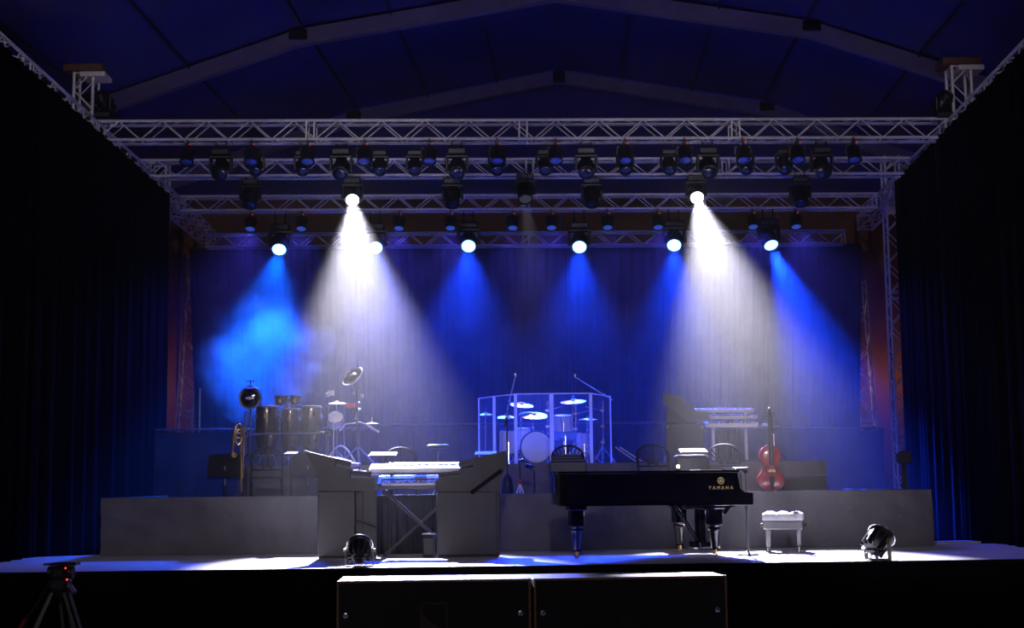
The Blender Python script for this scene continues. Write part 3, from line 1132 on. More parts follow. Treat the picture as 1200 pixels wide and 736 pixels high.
# ---- chairs
def make_chair(label, loc, rz, group):
    """folding chair: local -Y is its front"""
    t = thing('folding_chair', label, 'chair', loc, rz, group)
    for s in (-1, 1):
        x = s * 0.205
        MB().tube([(x, -0.19, 0.01), (x, 0.06, 0.42), (x * 0.98, 0.17, 0.60), (x * 0.93, 0.22, 0.78)], 0.011, 6).obj('leg', CHAIRM, t)
        MB().tube([(x * 0.93, 0.22, 0.01), (x * 0.93, 0.06, 0.40), (x * 0.93, -0.10, 0.45)], 0.010, 6).obj('leg', CHAIRM, t)
    MB().cyl((-0.19, 0.17, 0.14), (0.19, 0.17, 0.14), 0.008, n=6).obj('stretcher', CHAIRM, t)
    MB().cyl((-0.205, -0.13, 0.12), (0.205, -0.13, 0.12), 0.008, n=6).obj('stretcher', CHAIRM, t)
    MB().prism([(-0.20, -0.20), (0.20, -0.20), (0.215, -0.1), (0.19, 0.17), (-0.19, 0.17), (-0.215, -0.1)], 0.44, 0.475, 'Z').obj('seat', CHAIRM, t)
    # round topped backrest with radial slots
    M = Matrix.Translation((0, 0.205, 0.70)) @ Matrix.Rotation(R(-10), 4, 'X')
    b = MB()
    rim = []
    for i in range(25):
        a = math.pi * i / 24
        rim.append((0.215 * math.cos(a), 0.0, 0.0 + 0.15 * math.sin(a)))
    rim = [(0.20, 0, -0.14)] + rim + [(-0.20, 0, -0.14)]
    b.tube([M @ Vector(p) for p in rim], 0.013, 6)
    b.tube([M @ Vector((-0.2, 0, -0.14)), M @ Vector((0.2, 0, -0.14))], 0.012, 6)
    b.obj('back_frame', CHAIRM, t)
    sl_ = MB()
    for i in range(9):
        a = R(20 + 17.5 * i)
        p0 = Vector((0.05 * math.cos(a), 0, -0.13 + 0.02 * math.sin(a)))
        p1 = Vector((0.205 * math.cos(a), 0.0, 0.145 * math.sin(a)))
        d = p1 - p0
        MM = M @ Matrix.Translation(p0) @ d.to_track_quat('Z', 'Y').to_matrix().to_4x4()
        sl_.box(-0.016, 0.016, -0.006, 0.006, 0, d.length, M=MM)
    sl_.obj('backrest', CHAIRM, t)
    return t


ch = make_chair('black folding chair with fan back in front of the congas', bx(311.5, 18.35, RD), 0.12, 'black folding chairs')
dup(ch, bx(769, 18.55, RD), 'black folding chair with fan back left of the sheet behind the piano', 0.05)
dup(ch, bx(851, 18.75, RD), 'black folding chair behind the piano, below the rear keyboards', -0.1)
dup(ch, bx(667, 18.7, RD), 'black folding chair with fan back in front of the drum shield', 0.0)
dup(ch, bx(470, 18.8, RD), 'black folding chair back showing behind the left glowing sheet', 0.1)
# squat black case with rounded corners behind the piano, below the sheet
p = bx(811, 18.35, RD)
cs = thing('monitor_case', 'black case with rounded corners just below the sheet behind the piano', 'case', p)
MB().box(-0.235, 0.235, -0.12, 0.12, 0.02, 0.70, 0.06, seg=3).obj('shell', BLACKP, cs)
MB().tube([(-0.225, -0.125, 0.10), (-0.225, -0.125, 0.64), (-0.18, -0.125, 0.69), (0.18, -0.125, 0.69), (0.225, -0.125, 0.64), (0.225, -0.125, 0.10)], 0.008, 6).obj('edge_trim', BLACKM, cs)
for sx in (-1, 1):
    for sy in (-1, 1):
        MB().cyl((0.17 * sx, 0.06 * sy, 0), (0.17 * sx, 0.06 * sy, 0.03), 0.02, n=8).obj('foot', BLACKP, cs)


# ---- grand piano
TH = R(13)
LP = 2.28
ctr = gp(676, 655, 0)                         # tail leg
M0 = Matrix.Translation(ctr) @ Matrix.Rotation(TH, 4, 'Z') @ Matrix.Translation((-0.30, -0.42, 0))
pn = thing('grand_piano', 'shiny black grand piano with closed lid, tail to the left', 'piano', matrix=M0)


def outline(inset=0.0, x1=LP):
    pts = []
    i = inset
    # bass side (y=0) from the keyboard end to the tail, then round the tail and along the bent side
    pts += [(x1, i), (0.32, i)]
    for k in range(1, 7):
        a = R(-90 - 15 * k)
        pts.append((0.32 + (0.30 - i) * math.cos(a), 0.30 + (0.30 - i) * math.sin(a)))
    for k in range(1, 7):
        a = R(180 - 15 * k)
        pts.append((0.36 + (0.34 - i) * math.cos(a), 0.44 + (0.34 - i) * math.sin(a)))
    for k in range(0, 11):
        u = k / 10
        x = 0.55 + 0.85 * u
        y = 0.78 + 0.70 * (u * u * (3 - 2 * u))
        pts.append((x, y - i))
    pts += [(x1, 1.50 - i)]
    return pts


ZB, ZT = 0.615, 0.955
MB().prism(outline(0, LP - 0.19), ZB, ZT, 'Z').obj('case', LACQ, pn, 25)
MB().prism(outline(-0.012, LP - 0.17), ZT + 0.004, ZT + 0.026, 'Z').obj('lid', LACQ, pn, 25)
MB().prism(outline(0.06, LP - 0.3), ZB - 0.02, ZB, 'Z').obj('soundboard_rim', LACQ, pn, 25)
MB().box(LP - 0.60, LP, 0.02, 1.48, ZB - 0.035, ZB + 0.03, 0.006).obj('key_bed', LACQ, pn)
for y in (0.0, 1.44):
    MB().prism([(LP - 0.22, ZB - 0.02), (LP, ZB - 0.02), (LP, ZB + 0.105), (LP - 0.10, ZB + 0.115), (LP - 0.16, ZB + 0.16), (LP - 0.185, ZT), (LP - 0.22, ZT)], y, y + 0.06).obj('cheek', LACQ, pn)
wk = MB().box(-0.0115, 0.0115, 0, 0.15, 0, 0.02)
wkm = wk.mesh('white_key', WHITEP)
bkm = MB().box(-0.006, 0.006, 0.05, 0.15, 0.018, 0.032).mesh('black_key', BLACKP)
for i in range(52):
    Mk = Matrix.Translation((LP - 0.02, 0.13 + i * 0.0239, ZB + 0.03)) @ Matrix.Rotation(R(90), 4, 'Z')
    inst('white_key', wkm, pn, Mk)
    if i % 7 in (0, 2, 3, 5, 6) and i < 51:
        inst('black_key', bkm, pn, Matrix.Translation((0, 0.012, 0)) @ Mk)
MB().box(LP - 0.20, LP - 0.17, 0.06, 1.44, ZB + 0.03, ZT - 0.02, 0.004).obj('fallboard', LACQ, pn)


def piano_leg(x, y, nm='leg'):
    l = MB()
    l.box(x - 0.10, x + 0.10, y - 0.10, y + 0.10, 0.545, ZB - 0.015, 0.008)
    l.box(x - 0.075, x + 0.075, y - 0.075, y + 0.075, 0.36, 0.545, 0.008)
    l.lathe([(0.070, 0.36), (0.062, 0.34), (0.075, 0.32), (0.060, 0.29), (0.042, 0.10), (0.055, 0.085)], 8, Matrix.Translation((x, y, 0)) @ Matrix.Rotation(R(22.5), 4, 'Z'))
    lo = l.obj(nm, LACQ, pn, 30)
    MB().torus((x, y + 0.0, 0.03), 0.018, 0.013, Matrix.Rotation(R(90), 3, 'X'), 12, 6).cyl((x, y, 0.045), (x, y, 0.09), 0.022, n=8).obj('caster', BRASS, lo)


piano_leg(0.30, 0.42)
piano_leg(LP - 0.42, 0.16)
piano_leg(LP - 0.42, 1.34)
ly = MB()
for y in (0.66, 0.84):
    ly.box(LP - 0.40, LP - 0.34, y - 0.025, y + 0.025, 0.12, ZB - 0.03, 0.006)
ly.box(LP - 0.45, LP - 0.30, 0.56, 0.94, 0.07, 0.15, 0.01)
ly.cyl((LP - 0.68, 0.70, ZB - 0.03), (LP - 0.40, 0.70, 0.15), 0.009, n=6).cyl((LP - 0.68, 0.80, ZB - 0.03), (LP - 0.40, 0.80, 0.15), 0.009, n=6)
lyo = ly.obj('pedal_lyre', LACQ, pn)
for y in (0.67, 0.75, 0.83):
    MB().box(LP - 0.30, LP - 0.16, y - 0.018, y + 0.018, 0.075, 0.087, 0.004).obj('pedal', BRASS, lyo)
# mechanism boxes hanging below the key bed
MB().box(LP - 0.72, LP - 0.48, 0.22, 0.42, ZB - 0.075, ZB - 0.02, 0.01).cyl((LP - 0.70, 0.12, ZB - 0.05), (LP - 0.42, 0.12, ZB - 0.09), 0.012, n=6).obj('under_bracket', BLACKM, pn)
MB().prism([(LP - 0.36, ZB - 0.03), (LP - 0.10, ZB - 0.03), (LP - 0.24, ZB - 0.06), (LP - 0.30, ZB - 0.13)], 0.10, 0.16).obj('leg_bracket', LACQ, pn)


def text_mesh(body, size, extrude, m):
    cu = bpy.data.curves.new('text', 'FONT')
    cu.body = body
    cu.size = size
    cu.extrude = extrude
    cu.align_x = 'CENTER'
    cu.space_character = 1.55
    o = bpy.data.objects.new('text', cu)
    COL.objects.link(o)
    bpy.context.view_layer.update()
    me = bpy.data.meshes.new_from_object(o)
    bpy.data.objects.remove(o)
    me.materials.clear()
    me.materials.append(m)
    return me


lx = LP - 0.39
inst('lettering', text_mesh('YAMAHA', 0.054, 0.002, GOLD), pn, Matrix.Translation((lx, -0.002, ZB + 0.150)) @ Matrix.Rotation(R(90), 4, 'X'))
em = MB()
MX = Matrix.Rotation(R(90), 3, 'X')
em.torus((lx, -0.003, ZB + 0.248), 0.036, 0.004, MX, 24, 5)
for k in range(3):
    a = R(90 + 120 * k)
    c, s = math.cos(a), math.sin(a)
    for off in (-0.006, 0.006):
        em.cyl((lx - s * off, -0.004, ZB + 0.248 + c * off), (lx + 0.033 * c - s * off, -0.004, ZB + 0.248 + 0.033 * s + c * off), 0.0028, n=6)
    em.cyl((lx, -0.004, ZB + 0.248), (lx - 0.022 * c, -0.004, ZB + 0.248 - 0.022 * s), 0.0028, n=6)
em.obj('emblem', GOLD, pn)
# sheet lying on the lid at the keyboard end
sp = M0 @ Vector((LP - 0.40, 0.45, ZT + 0.026))
st = MB().box(-0.13, 0.13, -0.18, 0.18, 0.0, 0.012, 0.003).obj('music_book', mat('cream paper', (0.75, 0.62, 0.42), 0.7, 0, 0.05, 10))
st.location = sp
st.rotation_euler.z = TH
tag(st, 'cream music book lying on the keyboard end of the piano lid', 'book')
# small glowing ball that stands in for a light glint on the lid
sp = M0 @ Vector((1.42, 0.10, ZT + 0.026))
cl = thing('lid_glint', 'tiny glowing ball standing in for a white glint on the near edge of the piano lid', 'lamp', sp)
MB().cyl((0, 0, 0), (0, 0, 0.012), 0.03, n=12).cyl((0, 0, 0.012), (0, 0, 0.03), 0.008, n=8).obj('foot', BLACKM, cl)
MB().ball((0, 0, 0.045), 0.020, n=8).obj('glint_ball', emit('lid glint glow', (0.9, 0.95, 1.0), 12), cl)


# ---- piano bench
bp_ = gp(919, 646.5, 0)
bn = thing('piano_bench', 'grey tufted leather piano bench right of the grand piano', 'bench', bp_, R(-14))
MB().box(-0.235, 0.235, -0.16, 0.16, 0.27, 0.37, 0.012).obj('frame', BENCHW, bn)


def tuft(u, v):
    x, y = -0.24 + 0.48 * u, -0.165 + 0.33 * v
    e = min(u, 1 - u, v * 0.7, (1 - v) * 0.7)
    z = 0.455 + 0.03 * min(1, e * 9) ** 0.5
    z -= 0.022 * abs(math.cos(u * math.pi * 3)) ** 8 * min(1, e * 12) + 0.018 * abs(math.cos(v * math.pi * 2)) ** 8 * min(1, e * 12)
    return (x, y, z)


c_ = MB().grid(tuft, 36, 20)
c_.box(-0.24, 0.24, -0.165, 0.165, 0.375, 0.46, 0.01)
cu_ = c_.obj('cushion', LEATHER, bn, 50)
for i in (1, 2):
    MB().ball((-0.24 + 0.16 * i, 0, 0.466), 0.010, n=6).obj('button', LEATHER, cu_)
for sx in (-1, 1):
    MB().cyl((0.245 * sx, 0, 0.32), (0.275 * sx, 0, 0.32), 0.025, n=10).obj('adjusting_knob', BLACKP, bn)
    for sy in (-1, 1):
        l = MB().lathe([(0.034, 0.27), (0.032, 0.22), (0.02, 0.06)], 4, Matrix.Translation((0.185 * sx, 0.115 * sy, 0)) @ Matrix.Rotation(R(45), 4, 'Z'))
        lo = l.obj('leg', BENCHW, bn)
        MB().cyl((0.185 * sx, 0.115 * sy, 0.0), (0.185 * sx, 0.115 * sy, 0.06), 0.022, 0.016, n=10).obj('foot', CHROME, lo)


# ---- microphone stands
def mic(p, d, parent, r=0.022, L=0.16, m=None):
    M = Matrix.Translation(Vector(p)) @ orient(d)
    k = MB().lathe([(0.008, -L), (0.011, -L * 0.9), (r * 0.8, -0.03)], 12, M).obj('microphone_body', BLACKM, parent)
    MB().lathe([(r * 0.8, -0.03), (r, -0.015), (r, 0.01), (r * 0.7, 0.028), (0.001, 0.034)], 12, M).obj('microphone_grille', m or CHROME, k)


p = gp(877, 651, 0)
ms = thing('microphone_stand', 'tall black microphone stand with round base in front of the piano keyboard', 'microphone stand', p)
MB().lathe([(0.125, 0.0), (0.125, 0.015), (0.10, 0.03), (0.03, 0.045)], 20).obj('base', BLACKM, ms)
MB().cyl((0, 0, 0.04), (0, 0, 0.55), 0.016, n=10).cyl((0, 0, 0.55), (0, 0, 0.97), 0.010, n=10).cyl((0, 0, 0.53), (0, 0, 0.60), 0.024, n=10).obj('pole', GREYP, ms)
MB().cyl((0, 0, 0.95), (-0.06, 0.02, 1.0), 0.014, n=8).box(-0.02, 0.02, -0.03, 0.02, 0.94, 0.99, 0.006).obj('clip', BLACKM, ms)
mic((-0.13, 0.05, 0.99), (-0.9, 0.35, -0.1), ms, 0.026)

# drum overhead booms
for lab, foot, knee, tip in (
        ('boom microphone rising above the left of the drum shield', (597, 20.9), (597, 470), (604, 441)),
        ('long boom microphone slanting over the right of the drum shield', (708, 21.2), (708, 463), (674, 442))):
    f_ = bx(foot[0], foot[1], UZ)
    k_ = ap(*knee, foot[1]) - f_
    t_ = ap(*tip, foot[1] - 0.1) - f_
    b = thing('boom_stand', lab, 'microphone stand', f_)
    MB().cyl((0, 0, 0.05), k_, 0.011, n=8).obj('pole', BLACKM, b)
    for k in range(3):
        a = R(90 + 120 * k)
        MB().cyl((0, 0, 0.2), (0.25 * math.cos(a), 0.25 * math.sin(a), 0.01), 0.009, n=6).obj('leg', BLACKM, b)
    e = (t_ - k_).normalized()
    MB().cyl(k_ - e * 0.15, t_, 0.009, n=8).ball(k_, 0.022, n=6).obj('boom_arm', SILVERP, b)
    mic(t_ + Vector((0, 0, 0.02)), (0.1, 0, -1), b, 0.018, 0.12)

# stands on the riser in front of the shield
p = bx(595, 18.3, RD)
b = thing('microphone_stand', 'straight dark microphone stand just left of the small white tripod', 'microphone stand', p)
top = ap(594, 487, 18.3) - p
MB().cyl((0, 0, 0.1), top, 0.010, n=8).obj('pole', BLACKM, b)
MB().lathe([(0.06, 0.18), (0.085, 0.25), (0.06, 0.42), (0.015, 0.48)], 12).obj('cable_bag', BLACKP, b)
for k in range(3):
    a = R(90 + 120 * k)
    MB().cyl((0, 0, 0.2), (0.22 * math.cos(a), 0.22 * math.sin(a), 0.01), 0.009, n=6).obj('leg', BLACKM, b)
mic(top, (0.2, -0.3, 1), b)
p = bx(609, 18.3, RD)
b = thing('microphone_stand', 'short white-legged tripod stand in front of the bass drum', 'microphone stand', p)
top = ap(609, 541, 18.3) - p
hub = ap(609.5, 566, 18.3) - p
MB().cyl(hub, top, 0.009, n=8).obj('pole', BLACKM, b)
MB().cyl(hub + Vector((0, 0, -0.02)), hub + Vector((0, 0, 0.05)), 0.016, n=8).obj('collar', REDB, b)
for k in range(3):
    a = R(200 + 140 * k) if k < 2 else R(90)
    MB().cyl(hub, (0.12 * math.cos(a), 0.12 * math.sin(a), 0.01), 0.010, n=6).obj('leg', WHITEP, b)
mic(top + Vector((0.03, 0.05, 0.02)), (0.3, 0.9, 0.1), b)
p = bx(627, 18.4, RD)
b = thing('microphone_stand', 'low black boom stand pointing a microphone at the bass drum', 'microphone stand', p)
k_ = ap(626, 553, 18.4) - p
MB().cyl((0, 0, 0.02), k_, 0.009, n=8).obj('pole', BLACKM, b)
MB().lathe([(0.10, 0), (0.10, 0.012), (0.02, 0.03)], 14).obj('base', BLACKM, b)
t_ = ap(618, 546, 18.6) - p
MB().cyl(k_, t_, 0.008, n=8).obj('boom_arm', BLACKM, b)
mic(t_, (-0.6, 0.7, 0.1), b, 0.03, 0.14, BLACKM)

# black keyboard table in front of the shield
p = bx(666, 18.3, RD)
b = thing('keyboard_table', 'dark boxed table on thin legs in front of the drum shield', 'table', p)
za, zb_ = ap(666, 558, 18.3).z - RD, ap(666, 541, 18.3).z - RD
MB().box(-0.235, 0.235, -0.13, 0.13, za, zb_, 0.01).obj('box', BLACKP, b)
MB().box(-0.22, 0.22, -0.10, 0.12, zb_, zb_ + 0.03, 0.006).obj('tabletop', BLACKM, b)
for sx in (-1, 1):
    for sy in (-1, 1):
        MB().cyl((0.20 * sx, 0.10 * sy, 0), (0.20 * sx, 0.10 * sy, za), 0.014, n=8).obj('leg', BLACKM, b)
kk = ap(664, 537.5, 18.3)
m = Matrix.Translation(Vector((kk.x, 18.3, RD + zb_ + 0.035))) @ Matrix.Rotation(R(180), 4, 'Z')
synth('small dark keyboard lying on the boxed table by the drum shield', None, 0.38, 0.18, 0.05, m, BLACKP, GREYP, None, octaves=2)
# cymbal-like shoes: guitar effect pedals
p = bx(735, 19.6, UZ)
b = thing('guitar_stand', 'low folded stand with bright struts right of the drum shield', 'stand', p)
for x0, x1 in ((-0.16, 0.14), (-0.1, 0.22)):
    MB().cyl((x0, 0, 0.22), (x1, 0.05, 0.01), 0.012, n=6).obj('strut', SILVERP, b)
MB().cyl((-0.16, 0.0, 0.01), (0.22, 0.0, 0.01), 0.012, n=6).obj('foot_bar', BLACKM, b)


# ---- drum shield
YS = 19.75
top_px = [(561, 472, 0.95), (579, 467, 0.5), (604, 461.5, 0.0), (646, 461, -0.02), (692, 460, 0.0), (715, 466, 0.8)]
sh = thing('drum_shield', 'clear acrylic folding shield around the drum kit', 'screen', bx(646, YS, UZ))
ori = sh.matrix_world.translation
ZS = ap(646, 461, YS).z - UZ
pts = []
for x, y, dy in top_px:
    q = bx(x, YS + dy, UZ + ZS)
    pts.append(Vector((q.x - ori.x, q.y - ori.y, 0)))
for i in range(5):
    a, b_ = pts[i], pts[i + 1]
    fm = frame(a, b_)
    L = (b_ - a).length
    MB().box(0.008, L - 0.008, -0.004, 0.004, 0.004, ZS, M=fm).obj('panel', ACRYL, sh)
    o = MB().box(0.0, L, -0.006, 0.006, ZS - 0.012, ZS + 0.002, M=fm).obj('top_edge', FROST, sh)
for i, q in enumerate(pts):
    w = 0.022 if 0 < i < 5 else 0.010
    if i == 3:
        w = 0.030
    MB().box(q.x - w, q.x + w, q.y - 0.012, q.y + 0.008, 0.0, ZS, 0.003).obj('hinge_strip', FROST, sh)


# ---- drum kit
def at(px, py, Y):
    return ap(px, py, Y)


kit_o = bx(640, 20.9, UZ)


def loc(p):
    return Vector(p) - kit_o


YD = 20.7
bdm = thing('bass_drum', 'pale bass drum standing at the front of the drum shield', 'drum', bx(629, 20.3, UZ))
rB = 20.5 * 20.3 / F
cz = ap(629, 524, 20.3).z - UZ
rB = min(rB, cz - 0.01)
MY = Matrix.Translation((0, 0, cz)) @ Matrix.Rotation(R(-90), 4, 'X')
MB().lathe([(rB - 0.02, 0.0), (rB - 0.012, 0.01), (rB - 0.012, 0.40), (rB - 0.02, 0.41)], 32, MY).obj('shell', DRUMW, bdm)
MB().torus((0, 0.0, cz), rB - 0.008, 0.012, Matrix.Rotation(R(90), 3, 'X'), 36, 6).torus((0, 0.40, cz), rB - 0.008, 0.012, Matrix.Rotation(R(90), 3, 'X'), 36, 6).obj('hoop', BLACKM, bdm)
MB().lathe([(rB - 0.018, -0.004), (rB - 0.02, -0.008), (0.001, -0.008)], 32, MY).obj('drum_head', BHEAD, bdm)
for k in range(8):
    a = R(22.5 + 45 * k)
    MB().cyl(((rB + 0.004) * math.cos(a), -0.01, cz + (rB + 0.004) * math.sin(a)), ((rB + 0.004) * math.cos(a), 0.10, cz + (rB + 0.004) * math.sin(a)), 0.008, n=6).obj('lug', CHROME, bdm)
for sx in (-1, 1):
    MB().cyl((sx * rB * 0.8, 0.08, cz - rB * 0.5), (sx * (rB + 0.10), 0.0, 0.01), 0.009, n=6).obj('spur', CHROME, bdm)


def drum(label, px0, px1, pyt, pyb, Y, z0, legs=True, tilt=0, m=None, name='tom_drum', hm=None):
    a, b = ap(px0, pyt, Y), ap(px1, pyt, Y)
    r = (b - a).length / 2
    c = (a + b) / 2
    zb = ap((px0 + px1) / 2, pyb, Y).z
    h = c.z - zb
    t = thing(name, label, 'drum', (c.x, c.y, z0))
    M = Matrix.Translation((0, 0, c.z - z0)) @ Matrix.Rotation(R(tilt), 4, 'X')
    MB().lathe([(r - 0.004, -h), (r, -h + 0.005), (r, -0.01), (r - 0.004, -0.004)], 24, M).obj('shell', m or DRUMW, t)
    MB().torus(M @ Vector((0, 0, 0)), r + 0.004, 0.008, M.to_3x3(), 24, 6).torus(M @ Vector((0, 0, -h)), r + 0.004, 0.008, M.to_3x3(), 24, 6).obj('hoop', CHROME, t)
    MB().lathe([(r - 0.006, -0.003), (0.001, -0.002)], 24, M).obj('drum_head', hm or HEADM, t)
    for k in range(6):
        an = R(60 * k + 15)
        MB().cyl(M @ Vector(((r + 0.008) * math.cos(an), (r + 0.008) * math.sin(an), -0.01)), M @ Vector(((r + 0.008) * math.cos(an), (r + 0.008) * math.sin(an), -h + 0.01)), 0.005, n=6).obj('lug', CHROME, t)
    if legs:
        for k in range(3):
            an = R(30 + 120 * k)
            MB().cyl(((r + 0.015) * math.cos(an), (r + 0.015) * math.sin(an), (c.z - z0) - h * 0.5), ((r + 0.05) * math.cos(an), (r + 0.05) * math.sin(an), 0.005), 0.008, n=6).obj('leg', CHROME, t)
    return t


drum('small white floor tom at the left inside the drum shield', 586, 606, 505, 532, 20.7, UZ, m=DRUMW, name='floor_tom')
drum('white rack tom left of the bass drum', 604, 621, 502, 526, 20.95, UZ, tilt=8)
drum('white rack tom mounted right of the bass drum', 649, 671, 487, 505, 20.7, UZ, legs=True, tilt=12)
drum('blue snare drum below the right rack tom', 649, 675, 507, 515, 20.6, UZ, name='snare_drum', m=mat('blue drum shell', (0.12, 0.3, 0.7), 0.3, 0, 0.1, 10))  # shell coloured blue, unlike the white toms
drum('white floor tom at the right inside the drum shield', 676, 692, 508, 533, 20.9, UZ, name='floor_tom')


def cymbal(label, px, py, Y, wpx, z0, tilt=(0, 0), m=None, stand=True, base_px=None):
    c = ap(px, py, Y)
    r = wpx / 2 * Y / F
    b0 = bx(base_px if base_px else px, Y, z0)
    t = thing('cymbal_stand', label, 'cymbal', b0)
    cc = c - b0
    M = Matrix.Translation(cc) @ Euler((R(tilt[0]), R(tilt[1]), 0)).to_matrix().to_4x4()
    MB().lathe([(r, -0.012), (r * 0.6, 0.0), (r * 0.22, 0.012), (r * 0.16, 0.03), (0.001, 0.036), ], 28, M).obj('cymbal', m or CYMB, t)
    MB().cyl(M @ Vector((0, 0, 0.03)), M @ Vector((0, 0, 0.07)), 0.008, n=6).obj('wing_nut', BLACKM, t)
    mid = Vector((0, 0, cc.z * 0.75))
    MB().cyl((0, 0, 0.12), mid, 0.012, n=8).cyl(mid, cc, 0.008, n=8).ball(mid, 0.02, n=6).obj('pole', CHROME, t)
    for k in range(3):
        an = R(90 + 120 * k)
        MB().cyl((0, 0, 0.22), (0.22 * math.cos(an), 0.22 * math.sin(an), 0.01), 0.008, n=6).obj('leg', CHROME, t)
    return t


cymbal('thin cymbal at the top left inside the drum shield', 611, 474, 20.9, 29, UZ, (14, 6))
cymbal('small cymbal at the far left inside the drum shield', 594, 488, 20.8, 22, UZ, (12, 0))
cymbal('broad cymbal left of centre above the bass drum', 625, 486, 20.75, 34, UZ, (18, 4))
cymbal('cymbal near the top right inside the drum shield', 672, 470, 20.95, 30, UZ, (12, -4))
cymbal('hi-hat cymbal at the right inside the drum shield', 689, 491, 20.6, 24, UZ, (4, 0))
cymbal('small cymbal at the outer left corner of the drum shield', 569, 485, 21.3, 16, UZ, (10, 0))
# uprights with clamps behind the shield
for lab, px, y0, dx in (('chrome hardware upright beside the right rack tom', 675, 475, 0), ('tall chrome upright at the outer right of the drum kit', 707, 470, 0.02), ('chrome upright behind the centre hinge of the shield', 642, 470, 0)):
    p = bx(px, 20.75, UZ)
    t = thing('hardware_stand', lab, 'stand', p)
    top = ap(px, y0, 20.75) - p
    MB().cyl((0, 0, 0.08), top, 0.012, n=8).obj('pole', CHROME, t)
    for f in (0.35, 0.6, 0.85):
        MB().box(-0.03, 0.03, -0.02, 0.02, top.z * f - 0.02, top.z * f + 0.02, 0.006).obj('clamp', CHROME, t)
    MB().cyl((0, 0, top.z * 0.85), (0.22 if px < 700 else -0.25, 0.05, top.z * 0.92), 0.008, n=6).obj('arm', CHROME, t)
    for k in range(3):
        an = R(90 + 120 * k)
        MB().cyl((0, 0, 0.25), (0.2 * math.cos(an), 0.2 * math.sin(an), 0.01), 0.009, n=6).obj('leg', CHROME, t)


# ---- congas, bongos and the percussion rack on the left riser
def conga(label, px0, px1, pyt, Y):
    a, b = ap(px0, pyt, Y), ap(px1, pyt, Y)
    r = (b - a).length / 2
    c = (a + b) / 2
    t = thing('conga_drum', label, 'drum', (c.x, Y, UZ), 0, 'congas on the left riser')
    H = c.z - UZ
    MB().lathe([(r * 0.66, 0.14), (r * 0.72, 0.16), (r * 0.95, H * 0.45), (r * 1.02, H * 0.62), (r * 0.98, H * 0.8), (r * 0.90, H - 0.02), (r * 0.88, H)], 24).obj('shell', CONGA, t)
    MB().torus((0, 0, H - 0.015), r * 0.96, 0.011, None, 24, 6).obj('rim', CHROME, t)
    MB().lathe([(r * 0.9, H - 0.006), (r * 0.86, H + 0.006), (0.001, H + 0.008)], 24).obj('drum_head', HEADM, t)
    MB().torus((0, 0, 0.15), r * 0.70, 0.010, None, 20, 6).obj('bottom_band', CHROME, t)
    for k in range(6):
        an = R(60 * k - 90)
        MB().cyl((r * 0.97 * math.cos(an), r * 0.97 * math.sin(an), H - 0.02), (r * 1.03 * math.cos(an), r * 1.03 * math.sin(an), H - 0.16), 0.006, n=6)\
            .box(-0.022, 0.022, -0.012, 0.012, H - 0.17, H - 0.12, 0.004, M=Matrix.Translation((r * 1.02 * math.cos(an), r * 1.02 * math.sin(an), 0)) @ Matrix.Rotation(an + R(90), 4, 'Z')).obj('lug', BRASS if k == 0 else CHROME, t)
    for k in range(3):
        an = R(-90 + 120 * k)
        MB().cyl((r * 0.6 * math.cos(an), r * 0.6 * math.sin(an), 0.16), (r * 0.95 * math.cos(an), r * 0.95 * math.sin(an), 0.01), 0.011, n=6).obj('leg', CHROME, t)


conga('dark conga drum at the left of the row of three', 300, 327, 476, 19.6)
conga('dark conga drum in the middle of the row, set back and lower', 329, 353, 479, 19.85)
conga('dark conga drum at the right of the row of three', 353, 378, 476, 19.6)
bg0 = bx(337.5, 20.3, UZ)
bgt = thing('bongo_drums', 'pair of small dark bongos on a stand above the congas', 'drum', bg0)
for px0, px1, pyt, pyb in ((322, 337, 464, 475), (340, 352.5, 464, 475)):
    a, b = ap(px0, pyt, 20.3), ap(px1, pyt, 20.3)
    r = (b - a).length / 2
    c = (a + b) / 2 - bg0
    h = a.z - ap(px0, pyb, 20.3).z
    Mt = Matrix.Translation(c)
    bo = MB().lathe([(r * 0.82, -h), (r * 0.98, -h * 0.2), (r * 0.95, 0)], 20, Mt).obj('bongo', CONGA, bgt)
    MB().torus(c, r, 0.009, None, 20, 6).torus(c + Vector((0, 0, -h)), r * 0.85, 0.008, None, 20, 6).obj('rim', CHROME, bo)
    MB().lathe([(r * 0.95, 0.001), (0.001, 0.006)], 20, Mt).obj('drum_head', HEADM, bo)
    MB().box(-0.02, 0.02, -r - 0.012, -r + 0.004, -h * 0.75, -h * 0.4, 0.004, M=Mt).obj('lug', BRASS, bo)
MB().cyl((0, 0, 0.1), (0, 0, c.z - h * 0.5), 0.013, n=8).obj('pole', CHROME, bgt)
MB().box(-0.03, 0.03, -0.02, 0.02, c.z - h * 0.7, c.z - h * 0.3, 0.005).obj('bridge', BLACKM, bgt)
for k in range(3):
    an = R(90 + 120 * k)
    MB().cyl((0, 0, 0.25), (0.25 * math.cos(an), 0.25 * math.sin(an), 0.01), 0.010, n=6).obj('leg', CHROME, bgt)

